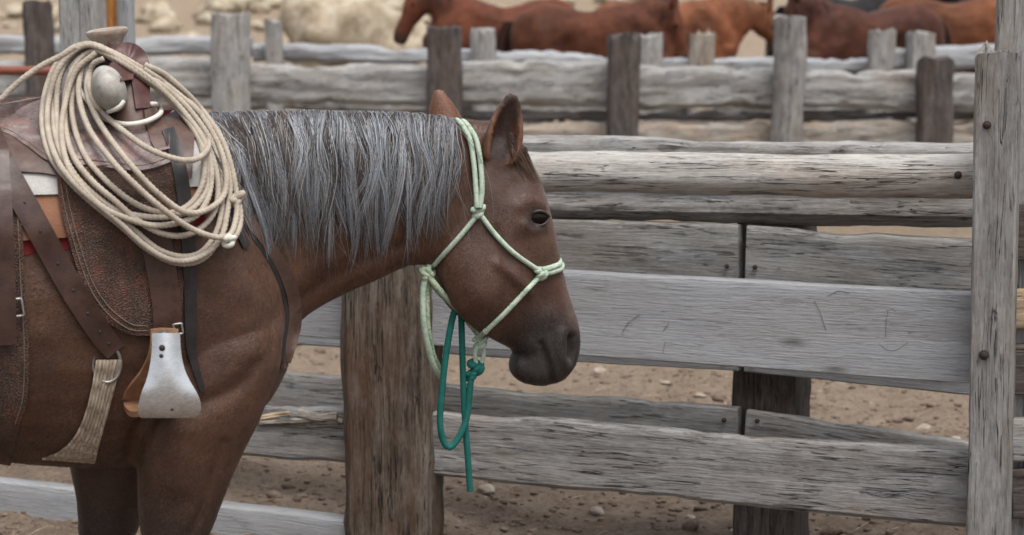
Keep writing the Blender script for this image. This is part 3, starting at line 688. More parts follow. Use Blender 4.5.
sculpt([(541, 343), (545, 356), (550, 370), (553, 384)], .0068, -.012, y=-.05, ymin=.012)    # mouth
sculpt([(528, 344), (540, 345)], .02, .004, y=-.05, ymin=.02)
sculpt([(572, 338), (573, 350), (571, 360)], .010, -.020, y=-.045, ymin=.015)   # nostril
sculpt([(562, 332), (560, 350), (566, 364)], .011, .006, y=-.05, ymin=.018)
sculpt([(522, 372), (535, 380)], .02, .004, y=-.04, ymin=.01)
sculpt([(433, 268), (447, 296), (466, 316), (490, 334)], .018, .008, y=-.06, ymin=.02)   # jaw edge
sculpt([(494, 232), (505, 270), (500, 305), (488, 325)], .016, -.007, y=-.09, ymin=.04)
sculpt([(300, 300), (350, 270), (410, 245)], .022, -.007, y=-.1, ymin=.05)       # jugular groove
sculpt([(232, 200), (262, 250), (276, 300), (272, 345)], .035, -.014, y=-.2, ymin=.1)     # shoulder front
sculpt([(215, 250), (245, 300), (255, 340)], .06, .014, y=-.22, ymin=.1)
sculpt([(255, 365), (235, 385), (200, 400)], .022, -.010, y=-.2, ymin=.06)
sculpt([(165, 400), (140, 430), (132, 462)], .02, -.014, y=-.2, ymin=.06)
sculpt([(185, 430), (180, 480)], .04, .010, y=-.2, ymin=.08)
sculpt([(222, 440), (205, 500), (190, 535)], .012, -.006, y=-.19, ymin=.08)
def nz(V, s, o=3): return np.array([noise.fractal(Vector(v) * s, 1, 2, o) for v in V])
BV = BV + vnormals(BV, BF) * (nz(BV, 7.0) * .0035)[:, None]
# coat colour by zone
def coat_colours(V, N):
    base = np.array([.078, .0355, .0185]); C = np.tile(base, (len(V), 1))
    def mixc(w, col):
        nonlocal C; C = C * (1 - w[:, None]) + np.array(col) * w[:, None]
    P = V[:, [0, 2]]
    pt = lambda px, py, y=-.08: np.array(xz(px, py, y))
    dist = lambda px, py, y=-.08: np.linalg.norm(P - pt(px, py, y), axis=1)
    n = nz(V, 5.0)
    mixc(sstep(.55, .0, dist(330, 250)) * .55, (.104, .043, .0205))                 # redder neck
    mixc(sstep(.35, .05, dist(240, 300)) * .5, (.084, .045, .029))
    hd = sstep(.40, .10, dist(505, 230)); mixc(hd * .45, (.062, .030, .018))
    mz = seg_dist(P, np.array([pt(545, 345, -.05), pt(530, 368, -.05), pt(566, 352, -.05)])) + n * .012
    mixc(sstep(.14, .04, mz) * .92, (.011, .0095, .0095))
    mixc(sstep(.045, .015, dist(537, 218)) * .8, (.018, .013, .012))
    br = seg_dist(P, np.array([pt(545, 196, -.03), pt(556, 240, -.03), pt(566, 285, -.03), pt(576, 322, -.03)])); mixc(sstep(.03, .008, br) * sstep(.06, .02, np.abs(V[:, 1])) * .35, (.22, .16, .14))  # rim highlight of the nose bridge painted as a paler line
    lg_ = sstep(.70, .40, V[:, 2] + n * .03) * (V[:, 0] < xz(320, 400)[0]); mixc(lg_ * .85, (.020, .014, .012))
    mixc(sstep(.07, .065, V[:, 2]) * .9, (.035, .030, .027))
    mixc(sstep(.82, .70, V[:, 2]) * (V[:, 2] > .6) * (V[:, 0] < xz(120, 400)[0]) * .35, (.06, .036, .026))
    # ears: rusty rim, dark inside
    for b_, t_, f_ in ((eb, et, (.22, -1, .1)), (eb2, et2, (.3, 1, .1))):
        L = seg_dist(V, np.array([b_, t_])); on = sstep(.05, .04, L) * sstep(.015, .035, V[:, 2] - b_[2] + .03)
        mixc(on * .85, (.15, .060, .028)); ff_ = np.array(f_) / np.linalg.norm(f_); ins = on * sstep(.1, .5, N @ ff_) * sstep(.034, .020, L); mixc(ins * .85, (.022, .012, .010))
    return C
HROOT = empty('saddled_horse', HB, YAW); tag(HROOT, 'brown roan horse with a silver-grey mane, wearing a saddle and rope halter', 'horse')
body = mesh_obj('body', BV, BF, M['coat'], HROOT); COATC = coat_colours(BV, vnormals(BV, BF)); set_coat(body, COATC)
def coat_hair(C, count=300000):
    Q = np.array([f if len(f) == 4 else (*f, f[-1]) for f in BF]); N = vnormals(BV, BF)
    ar = np.linalg.norm(np.cross(BV[Q[:, 2]] - BV[Q[:, 0]], BV[Q[:, 3]] - BV[Q[:, 1]]), axis=1); cen = BV[Q].mean(1)
    hd_ = cen[:, 0] > xz(300, 200)[0]; ar = ar * np.where(hd_, 1.7, 1.0) * np.where(cen[:, 1] < .02, 1.6, .5) * np.where(cen[:, 2] < .42, .15, 1)
    pick = RNG.choice(len(Q), count, p=ar / ar.sum()); a, b_ = RNG.random(count), RNG.random(count)
    W_ = np.stack([(1 - a) * (1 - b_), a * (1 - b_), a * b_, (1 - a) * b_], 1); q = Q[pick]
    P = (BV[q] * W_[..., None]).sum(1); n = (N[q] * W_[..., None]).sum(1); n /= np.linalg.norm(n, axis=1)[:, None]; c = (C[q] * W_[..., None]).sum(1)
    x, z = P[:, 0], P[:, 2]
    hw = sstep(xz(440, 200)[0], xz(480, 200)[0], x)[:, None]; nw = sstep(xz(230, 200)[0], xz(320, 200)[0], x)[:, None]; lw = sstep(.75, .6, z)[:, None] * (1 - nw)
    D = np.array([-.75, 0, -.6]) * (1 - nw) + np.array([-.45, 0, -.9]) * nw; D = D * (1 - hw) + np.array([.30, 0, -.95]) * hw; D = D * (1 - lw) + np.array([0, 0, -1.0]) * lw
    sw = np.sin(x * 17 + z * 11) * .25 + np.sin(x * 7 - z * 23) * .22; ang = sw + RNG.normal(0, .28, count); ca, sa = np.cos(ang), np.sin(ang)
    D = np.stack([D[:, 0] * ca - D[:, 2] * sa, D[:, 1], D[:, 0] * sa + D[:, 2] * ca], 1)
    D = D - n * (D * n).sum(1)[:, None]; D /= np.linalg.norm(D, axis=1)[:, None] + 1e-9; Sd = np.cross(D, n)
    L = RNG.uniform(.006, .012, count)[:, None] * np.where(hw[:, :1] > .5, .75, 1.0); w_ = RNG.uniform(.00035, .0006, count)[:, None]
    B0 = P - n * .0006; T = P + D * L + n * (.0013 + L * RNG.uniform(.05, .16, count)[:, None])
    V = np.stack([B0 - Sd * w_, B0 + Sd * w_, T], 1).reshape(-1, 3)
    me = bpy.data.meshes.new('coat_hair'); me.vertices.add(len(V)); me.vertices.foreach_set('co', V.ravel()); me.loops.add(len(V)); me.loops.foreach_set('vertex_index', np.arange(len(V)))
    me.polygons.add(count); me.polygons.foreach_set('loop_start', np.arange(0, len(V), 3)); me.polygons.foreach_set('loop_total', np.full(count, 3)); me.update(); me.materials.append(M['coathair'])
    me.normals_split_custom_set_from_vertices(np.repeat(n, 3, axis=0)) if False else None
    o = bpy.data.objects.new('coat_hair', me); COL.objects.link(o); o.parent = HROOT; o['kind'] = 'stuff'
    mot = 1 + .16 * (np.sin(x * 9 + 2 * np.sin(z * 7)) * np.sin(z * 11 + 1.5)) + .12 * (np.sin(x * 31 + 3 * np.sin(z * 19)) + np.sin(z * 37 + 4 * np.sin(x * 13 + 1)) + np.sin(x * 71 - z * 53 + 2 * np.sin(z * 29))); k = np.clip(RNG.normal(1.05, .30, count), .4, 2.2) * mot; cc = c * k[:, None]; fr = RNG.random(count) < .06; cc[fr] = cc[fr] * .5 + np.array([.12, .09, .08]) * .5
    at = me.attributes.new('coat', 'FLOAT_COLOR', 'POINT'); at.data.foreach_set('color', np.hstack([np.repeat(cc, 3, 0), np.ones((count * 3, 1))]).astype(np.float32).ravel())
coat_hair(COATC)
BODY = BVHTree.FromPolygons([tuple(v) for v in BV], BF)
def cast(px, py, tree=None):
    """lateral y of the first surface behind a pixel, in the horse frame"""
    d = dir_local(ray(px, py)); h = (tree or BODY).ray_cast(Vector(CL), Vector(d).normalized())
    return None if h[0] is None else h[0].y
def lay(pts, off, tree=None, default=-.05, it=6, closed=False, keep=True):
    """pixel path laid on the surface: y per point (smoothed, never inside)"""
    ys = [cast(a, b, tree) for a, b in pts]; ok = [i for i, v in enumerate(ys) if v is not None]
    if not ok: arr = np.full(len(ys), default)
    else: arr = np.interp(np.arange(len(ys)), ok, [ys[i] for i in ok])
    raw = arr - off; sm = smooth1(raw, it, closed)
    if keep: sm = np.minimum(sm, raw + .003); sm = smooth1(sm, 3, closed)
    return np.array([hp(a, b, y) for (a, b), y in zip(pts, sm)])
# eye
ey = cast(538, 218); ec = hp(538, 218, ey + .002)
for s_ in (1, -1):
    V, Fc = rock_mesh(1, 3, 1, 0); V = V / np.linalg.norm(V, axis=1)[:, None] * np.array([.0245, .012, .0185]) + np.array([ec[0], ec[1] * s_, ec[2]])
    mesh_obj('eye', V, Fc, M['eye'], HROOT)
    # lids
    for up in (1, -1):
        P = []
        for t in np.linspace(-1, 1, 15):
            P.append((ec[0] + .027 * t, (ec[1] - .0105 * (1 - .85 * t * t)) * s_, ec[2] + up * .0148 * (1 - t * t) + (.003 if up > 0 else -.002)))
        V, Fc = tube(np.array(P), .0040 if up > 0 else .0030, 8); o = mesh_obj('eyelid', V, Fc, M['coat'], HROOT); set_coat(o, np.tile((.026, .017, .014), (len(V), 1)))

# --- hair
def strands(rows, cols, name, parent, sides=3):
    Vs, Fs, Cs = [], [], []; o = 0
    for P, r, c in zip(rows[0], rows[1], cols):
        n = len(P); rad = r * np.concatenate([np.linspace(.8, 1, n // 3), np.linspace(1, .12, n - n // 3)])
        V, Fc = tube(P, rad, sides, caps=False); Vs.append(V); Fs += [tuple(i + o for i in q) for q in Fc]; o += len(V)
        Cs.append(np.tile(c, (len(V), 1)) * np.repeat(np.linspace(.85, 1.12, n), sides)[:, None])
    ob_ = mesh_obj(name, np.vstack(Vs), Fs, M['hair'], parent); set_coat(ob_, np.vstack(Cs)); return ob_
def make_mane():
    r = random.Random(3); rows, rad, cols = [], [], []
    def crest(px): return np.interp(px, [195, 215, 300, 400, 440, 462], [119, 114, 112, 114, 118, 121])
    def tipy(px): return np.interp(px, [200, 240, 262, 300, 340, 380, 420, 450, 470], [165, 215, 238, 232, 250, 240, 232, 222, 205])
    def strand(root, cy0, pathf, off, yp, r_, c):
        P = []; n = 13
        for i in range(n):
            t = i / (n - 1); x, y = pathf(t, i); h = cast(x, y)
            yv = (h - off * min(1, .4 + 2 * t)) if h is not None else min(yp, -.012 - .03 * t)
            if i == 0: yv = yp
            else: yv = min(yv, yp + .010); yv = max(yv, yp - .055)
            yp = yv; P.append(hp(x, y, yv))
        rows.append(smooth1(np.array(P), 1, fix=True)); rad.append(r_); cols.append(np.clip(c, .01, .75))
    for k in range(620):          # dark under-layer
        x0 = r.uniform(190, 456); ln_ = np.interp(x0, [200, 240, 290, 350, 420, 460], [40, 28, 12, 6, 4, 0]) + r.gauss(0, 7); ty = tipy(x0 + ln_) - r.uniform(5, 60); c0 = crest(x0)
        strand(x0, c0, lambda t, i: (x0 + ln_ * t + 1.5 * math.sin(k + 3 * t), c0 + (ty - c0) * t ** 1.1), .003, .0, .0013, np.array([.065, .058, .055]) * r.uniform(.5, 1.5))
    nl = 130
    for k in range(nl):
        rp_ = 190 + 264 * (k + r.random()) / nl; lean = np.interp(rp_, [200, 240, 290, 350, 420, 460], [40, 27, 12, 6, 0, -8]) + r.gauss(0, 8)
        ty = crest(rp_) + (tipy(rp_ + lean) - crest(rp_)) * min(1.12, max(.55, r.gauss(.92, .17))); lay_ = r.random(); ph = r.uniform(0, 6.28); wa = r.uniform(2.5, 9); wf = r.uniform(3.5, 8); bow = r.gauss(0, 7); arch = r.uniform(1, 7)
        shade = r.random(); cbase = np.array([.245, .26, .285]) if shade > .5 else (np.array([.135, .142, .155]) if shade > .24 else np.array([.07, .060, .056]))
        ns = r.randint(22, 42); wid_ = r.uniform(2.6, 6.0)
        for s_ in range(ns):
            u_ = r.gauss(0, 1); sp = u_ * wid_; tp = u_ * wid_ * .38 + r.gauss(0, .9); root = rp_ + sp; ty2 = ty + r.gauss(0, 8) - abs(sp) * 1.6; cy0 = crest(root) + r.uniform(-3, 5); dph = r.gauss(0, .18) + u_ * .12
            def pathf(t, i):
                x = root + (rp_ + lean + tp - root) * (t ** .85) + wa * math.sin(ph + dph + wf * t) * t ** .6 + bow * math.sin(math.pi * t)
                y = cy0 + (ty2 - cy0) * t ** 1.12 - arch * math.sin(min(1, t * 3.2) * math.pi) * (.8 if t < .32 else 0)
                return x, y
            c = cbase * max(.5, r.gauss(1, .24)) * (1 + .18 * math.sin(u_ * 3 + ph))
            q = r.random()
            if q < .10: c = np.array([.05, .042, .038])
            elif q < .19: c = np.array([.40, .41, .43])
            elif q < .25: c = np.array([.27, .22, .18])
            strand(root, cy0, pathf, .004 + .018 * lay_ + r.random() * .006, .016 - r.random() * .034, r.uniform(.0005, .0011), c)
    for k in range(90):           # long loose hairs
        x0 = r.uniform(205, 460); ln_ = r.gauss(8, 16); ty = tipy(min(470, max(200, x0 + ln_))) + r.uniform(-10, 38); c0 = crest(x0) - 2; b2 = r.gauss(0, 12)
        strand(x0, c0, lambda t, i: (x0 + ln_ * t + b2 * math.sin(math.pi * t) + 2 * math.sin(k + 5 * t), c0 + (ty - c0) * t ** 1.1), .024, -.01, .0007, np.array([.28, .265, .25]) * r.uniform(.5, 1.3))
    # wisps lying back along the crest and the forelock
    for k in range(260):
        x0 = r.uniform(200, 455); P = []; L = r.uniform(18, 45)
        for i in range(9):
            t = i / 8; P.append(hp(x0 - L * t * .5 * math.sin(k * 1.3), crest(x0) + 1 - (3 + 3 * math.cos(k * 2.2)) * math.sin(t * 2.6) + 10 * t * t, .01 - .03 * t + .012 * math.sin(k)))
        rows.append(np.array(P)); rad.append(.0010); cols.append(np.array([.2, .19, .185]) * r.uniform(.4, 1.6))
    strands((rows, rad), cols, 'mane', HROOT)
    rows, rad, cols = [], [], []
    for k in range(240):
        x0, y0 = r.uniform(508, 516), r.uniform(132, 146); dx = r.gauss(0, 5); P = []; ye = r.uniform(160, 184); xe = x0 + (ye - y0) * .52 + dx * .3
        for i in range(10):
            t = i / 9; x = x0 + (xe - x0) * t + dx * .25 * math.sin(3 * t); y = y0 + (ye - y0) * t
            h = cast(x, y); P.append(hp(x, y, (h if h is not None else .0) - .004 - .003 * math.sin(k)))
        P = np.array(P); P[:, 1] = smooth1(P[:, 1], 5); rows.append(P); rad.append(.0009); cols.append(np.array([.12, .075, .055]) * r.uniform(.5, 1.5))
    strands((rows, rad), cols, 'forelock', HROOT)
    rows, rad, cols = [], [], []
    tb = np.array([*xz(-470, 150), 0])[[0, 2, 1]]
    for k in range(500):
        a, b_ = r.gauss(0, .035), r.gauss(0, .035); Lz = r.uniform(.75, 1.05); P = []
        for i in range(10):
            t = i / 9; P.append((tb[0] - .12 * math.sin(min(1, t * 2) * 1.57) + a * (1 + t) - .02, b_ * (1 + 1.2 * t), tb[2] + .02 - Lz * t ** 1.2))
        rows.append(np.array(P)); rad.append(.002); cols.append(np.array([.10, .09, .085]) * r.uniform(.4, 1.8))
    strands((rows, rad), cols, 'tail', HROOT)
make_mane()

# ------------------------------------------------------------------ saddle and tack
def tack_root(name, base): o = empty(name, HB + HX * base[0] + HY * base[1] + np.array([0, 0, base[2]]), YAW); o['_b'] = list(map(float, base)); return o
def tk(name, V, Fc, mat, root, sh=40, parent=None):
    b_ = np.array(root['_b'][:]); o = mesh_obj(name, np.asarray(V) - b_, Fc, M[mat], parent or root); sharp(o, sh) if sh else None; return o
SREG = []      # saddle surfaces for later ray casts
def reg(V, Fc): SREG.append((np.asarray(V), list(Fc)))
def tree_now(): V, Fc = join([(BV, BF)] + SREG); return BVHTree.FromPolygons([tuple(v) for v in V], Fc)
def drape(A, B, nu, nv, off, tree=None, it=8, ymax=None):
    A, B = catmull(A, nu), catmull(B, nu); Y = np.full((nu, nv), np.nan); PX = np.zeros((nu, nv, 2))
    for i in range(nu):
        for j in range(nv):
            p = A[i] + (B[i] - A[i]) * (j / (nv - 1)); PX[i, j] = p; h = cast(p[0], p[1], tree)
            if h is not None: Y[i, j] = h - off
    m = np.nanmean(Y) if np.isfinite(Y).any() else -.2
    for _ in range(60):
        bad = ~np.isfinite(Y)
        if not bad.any(): break
        Z = np.pad(Y, 1, constant_values=np.nan); st = np.stack([Z[:-2, 1:-1], Z[2:, 1:-1], Z[1:-1, :-2], Z[1:-1, 2:]])
        with np.errstate(all='ignore'):
            av = np.nanmean(st, axis=0)
        Y[bad] = av[bad]
    Y = np.where(np.isfinite(Y), Y, m); raw = Y.copy()
    for _ in range(it):
        Z = np.pad(Y, 1, mode='edge'); Y = (Z[:-2, 1:-1] + Z[2:, 1:-1] + Z[1:-1, :-2] + Z[1:-1, 2:] + 4 * Y) / 8
    Y = np.minimum(Y, raw + .002)
    for _ in range(3):
        Z = np.pad(Y, 1, mode='edge'); Y = (Z[:-2, 1:-1] + Z[2:, 1:-1] + Z[1:-1, :-2] + Z[1:-1, 2:] + 4 * Y) / 8
    if ymax is not None: Y = np.minimum(Y, ymax)
    return np.array([[hp(PX[i, j][0], PX[i, j][1], Y[i, j]) for j in range(nv)] for i in range(nu)])
def sheet(name, A, B, off, th, mat, root, nu=40, nv=16, tree=None, mirror=True, register=True, it=8, parent=None, sh=50):
    P = drape(A, B, nu, nv, off, tree, it); V, Fc = solid_grid(P, th, np.array([0, -1, 0]))
    o = tk(name, V, Fc, mat, root, sh, parent)
    if register: reg(V, Fc)
    if mirror: tk(name, V * np.array([1, -1, 1]), Fc, mat, root, sh, parent)
    return o
def strip_edges(path, w):
    P = catmull(path, 60); T = np.gradient(P, axis=0); T /= np.linalg.norm(T, axis=1)[:, None]; N = np.stack([-T[:, 1], T[:, 0]], 1)
    w = np.interp(np.linspace(0, 1, 60), np.linspace(0, 1, len(w)), w)[:, None] if isinstance(w, (list, tuple)) else w
    return P + N * w / 2, P - N * w / 2
def strap(name, path, w, off, th, mat, root, tree=None, mirror=True, register=False, nu=50, nv=6, it=10, parent=None):
    A, B = strip_edges(path, w); return sheet(name, A, B, off, th, mat, root, nu, nv, tree, mirror, register, it, parent)

# saddle pad
PADR = tack_root('saddle_pad', hp(-40, 240, -.3)); tag(PADR, 'layered white, tan and red felt saddle pad under the western saddle', 'saddle pad')
padtop = [(-250, 96), (-120, 110), (0, 122), (100, 116), (175, 110), (206, 118)]
sheet('red_layer', padtop, [(-255, 252), (-120, 254), (0, 256), (60, 250), (140, 240), (205, 225)], .006, .007, 'feltred', PADR, 50, 20)
sheet('tan_layer', padtop, [(-252, 240), (-120, 242), (0, 241), (60, 238), (140, 228), (206, 214)], .018, .010, 'felttan', PADR, 50, 20)
sheet('white_layer', [(a, b) for a, b in padtop], [(-248, 195), (-120, 196), (0, 195), (60, 194), (140, 190), (204, 186)], .028, .009, 'feltw', PADR, 50, 16)
SAD = tack_root('western_saddle', hp(-20, 200, -.3)); tag(SAD, 'worn brown western saddle with tooled fender and metal bell stirrup on the roan horse', 'saddle')
# skirt
sheet('skirt', [(-255, 88), (-120, 104), (0, 116), (100, 110), (170, 105), (196, 114)], [(-255, 190), (-120, 192), (-20, 172), (30, 172), (60, 176), (130, 196), (192, 178)], .040, .009, 'leather', SAD, 60, 18)
# rear billet and back cinch
tr = tree_now()
sheet('back_cinch', [(-34, 182), (-26, 250), (-22, 330), (-22, 400), (-14, 440), (-12, 462)], [(12, 186), (22, 225), (24, 280), (29, 350), (27, 400), (19, 428), (10, 466)], .012, .010, 'tooled', SAD, 44, 10, tr)
strap('back_cinch_billet', [(-6, 150), (0, 220), (4, 300), (6, 345)], [30, 26, 24, 22], .022, .005, 'strap', SAD, tree_now())
# fender
tr = tree_now()
sheet('fender', [(56, 168), (60, 205), (70, 245), (84, 288), (104, 318), (128, 334), (150, 336)], [(186, 160), (186, 190), (186, 225), (185, 262), (183, 296), (181, 325), (176, 336)], .012, .008, 'tooled', SAD, 50, 22, tr, it=14)
# seat jockey
tr = tree_now()
sheet('seat_jockey', [(-190, 78), (-100, 98), (-10, 104), (40, 98), (80, 96), (120, 96), (150, 100), (158, 112)], [(-190, 118), (-60, 124), (0, 131), (26, 145), (52, 162), (92, 165), (140, 170), (176, 160)], .012, .008, 'seatl', SAD, 60, 16, tr, it=14)
# seat shell, fork and cantle (around the centre line)
def seat_shell():
    st = [(-215, 62, .20, .10), (-200, 50, .21, .11), (-180, 62, .205, .12), (-140, 92, .19, .13), (-80, 106, .17, .14), (-20, 106, .16, .14), (30, 100, .15, .14), (70, 88, .14, .12), (95, 74, .13, .10)]
    A = catmull([(*xz(a, b), w, dz) for a, b, w, dz in st], 40); P = np.zeros((40, 25, 3))
    for i, (x, z, w, dz) in enumerate(A):
        for j in range(25):
            t = j / 24 * 2 - 1; P[i, j] = (x, w * 1.25 * t, z - dz * abs(t) ** 2.3 * 1.2)
    V, Fc = solid_grid(P, .02, np.array([0, 0, 1])); reg(V, Fc); tk('seat', V, Fc, 'seatl', SAD)
seat_shell()
def fork():
    rings = []
    for (x0, x1, hw, z) in [(92, 176, .205, 150), (94, 168, .19, 130), (97, 160, .17, 110), (99, 152, .15, 95), (100, 146, .12, 80), (101, 140, .08, 68), (102, 134, .045, 58), (102, 128, .028, 50)]:
        rings.append((xz(x1, z), xz(x0, z), hw, 0, 2.3, .5))
    V, Fc = loft(rings, 4, 32); reg(V, Fc); tk('fork', V, Fc, 'leather', SAD)
    for s_ in (-1, 1):      # rounded swells
        V, Fc = rock_mesh(1, 4, 1, 0); V = V / np.linalg.norm(V, axis=1)[:, None]; c = hp(109, 89, -.15)
        V = V * np.array([.036, .075, .052]); a = math.radians(-18); V = V @ np.array([[math.cos(a), 0, math.sin(a)], [0, 1, 0], [-math.sin(a), 0, math.cos(a)]]).T
        V = V + np.array([c[0], c[1], c[2]]); V = V * np.array([1, -s_ * -1 if s_ < 0 else -1, 1]) if s_ > 0 else V
        if s_ < 0: reg(V, Fc)
        tk('swell', V, Fc, 'greyhide', SAD, 0)
fork()
# horn
hc = hp(109, 44, 0.0)
V, Fc = lathe([(.026, -.06), (.024, -.03), (.027, -.012), (.030, .0), (.036, .010), (.044, .020), (.047, .026), (.046, .031), (.038, .0345), (.02, .036)], 28)
tl = math.radians(-7); V = V @ np.array([[math.cos(tl), 0, math.sin(tl)], [0, 1, 0], [-math.sin(tl), 0, math.cos(tl)]]).T
horn = tk('horn', V + hc, Fc, 'hornl', SAD); reg(V + hc, Fc)
# dally wrap round the neck of the horn
P = []
for t in np.linspace(0, 1, 120):
    a = t * 2 * math.pi * 4; P.append(hc + np.array([.031 * math.cos(a), .031 * math.sin(a), -.012 - .05 * t]))
V, Fc = tube(np.array(P), .0085, 8); tk('dally_wrap', V, Fc, 'redstrap', SAD, 0, horn)
tr = tree_now()
strap('horn_strap', [(112, 55), (128, 54), (138, 62), (141, 82), (143, 108)], [18, 24, 22, 18, 14], .012, .006, 'redstrap', SAD, tr, False, True)
strap('horn_strap', [(104, 52), (116, 58), (125, 70), (127, 80)], [20, 22, 18, 12], .020, .006, 'redstrap', SAD, tr, False, True)
strap('rope_strap_tab', [(150, 108), (155, 122), (160, 137), (163, 150)], [12, 18, 20, 14], .014, .006, 'leather', SAD, tree_now(), False, True)
def stitch(path, root=None, mat='thread'):
    C = catmull(path, 70); tree = tree_now(); ys = [cast(a, b, tree) for a, b in C]; ok = [i for i, v in enumerate(ys) if v is not None]; arr = np.interp(np.arange(70), ok, [ys[i] for i in ok])
    P = np.array([hp(a, b, y - .0008) for (a, b), y in zip(C, smooth1(arr, 2))]); V, Fc = tube(P, .0013, 5); tk('stitching', V, Fc, mat, SAD, 0); tk('stitching', V * np.array([1, -1, 1]), Fc, mat, SAD, 0)
M['thread'] = rope_mat('waxed_thread', (.20, .15, .11), (.12, .085, .06))
stitch([(61, 185), (65, 208), (75, 246), (89, 286), (107, 313), (129, 329), (147, 331)]); stitch([(66, 185), (70, 208), (80, 246), (93, 283), (110, 308), (131, 324), (147, 326)])
stitch([(-60, 120), (0, 127), (27, 141), (53, 157), (92, 160), (140, 165), (170, 157)]); stitch([(17, 205), (19, 250), (21, 290), (24, 345), (23, 395), (15, 425)])
# stirrup leather, latigo, straps
tr = tree_now()
strap('stirrup_leather', [(150, 205), (158, 250), (166, 300), (168, 338)], [30, 30, 29, 28], .010, .007, 'strap', SAD, tr, True, True)
strap('front_strap', [(168, 128), (178, 160), (186, 210), (190, 270), (191, 325), (192, 352), (203, 392)], [12, 14, 14, 13, 12, 9, 5], .008, .005, 'blackstrap', SAD, tr)
lat = strap('latigo', [(-12, 128), (2, 162), (35, 222), (70, 285), (100, 332), (116, 352)], [24, 25, 25, 25, 24, 22], .013, .007, 'strap', SAD, tr, True, True)
for t in np.linspace(.16, .9, 9):       # punched holes as eyelets
    q = catmull([(-12, 128), (2, 162), (35, 222), (70, 285), (100, 332), (116, 352)], 101)[int(t * 100)]; y = cast(q[0], q[1], tree_now() if t < .17 else TT); TT = tree_now() if t < .17 else TT
    V, Fc = lathe([(.0035, -.002), (.0035, .0008), (.002, .001)], 8); V = V[:, [0, 2, 1]] * np.array([1, -1, 1]); tk('hole', V + hp(q[0], q[1], y), Fc, 'blackstrap', SAD, 0, lat)
# cinch: band from the ring under the belly to the far side
def cinch():
    A = [(96, 360), (92, 385), (86, 410), (77, 432), (62, 450), (42, 460)]; B = [(122, 360), (114, 392), (105, 425), (99, 446), (97, 456), (95, 464)]
    P = drape(A, B, 40, 15, .013); P[..., 1] -= (.0028 * np.abs(np.sin(np.arange(15) * math.pi / 2.0)))[None, :] + .0018 * np.sin(np.arange(40) * 1.1 + .0)[:, None]; half = P
    # continue under the belly and up the far side
    full = [row for row in half]
    last = half[-1]
    for k in range(1, 8):
        t = k / 8; row = []
        for p in last: row.append((p[0], p[1] * (1 - 2 * t), p[2] - .022 * math.sin(math.pi * t)))
        full.append(np.array(row))
    for row in half[::-1]: full.append(row * np.array([1, -1, 1]))
    P = np.array(full); V, Fc = solid_grid(P, .010, np.array([0, -1, 0])); fix = tk('cinch', V, Fc, 'cinch', SAD)
    return P
cinch()
def ring_at(px, py, rx, rz, r, off, mat, name, tree, n=28, parent=None, mirror=True):
    y = cast(px, py, tree) - off; c = hp(px, py, y); P = np.array([c + np.array([rx * math.cos(a), 0, rz * math.sin(a)]) for a in np.linspace(0, 2 * math.pi, n, endpoint=False)])
    V, Fc = tube(P, r, 8, True); tk(name, V, Fc, mat, SAD, 0, parent)
    if mirror: tk(name, V * np.array([1, -1, 1]), Fc, mat, SAD, 0, parent)
tr = tree_now()
ring_at(107, 364, .029, .040, .0042, .004, 'dullsteel', 'cinch_ring', tr)
def buckle(px, py, w, h, off, rot=0.0, tree=None):
    y = cast(px, py, tree) - off; c = hp(px, py, y); q = [(-w, -h), (w, -h), (w, h), (-w, h)]; P = []
    for a, b in zip(q, q[1:] + q[:1]):
        for t in np.linspace(0, 1, 6, endpoint=False): P.append((a[0] + (b[0] - a[0]) * t, 0, a[1] + (b[1] - a[1]) * t))
    P = np.array(P); ca, sa = math.cos(rot), math.sin(rot); P = np.stack([P[:, 0] * ca - P[:, 2] * sa, P[:, 1], P[:, 0] * sa + P[:, 2] * ca], 1) + c
    V, Fc = tube(P, .0028, 6, True); tk('buckle', V, Fc, 'dullsteel', SAD, 0)
buckle(178, 329, .009, .011, .003, .1, tr); buckle(2, 310, .042, .018, .006, .12, tr)
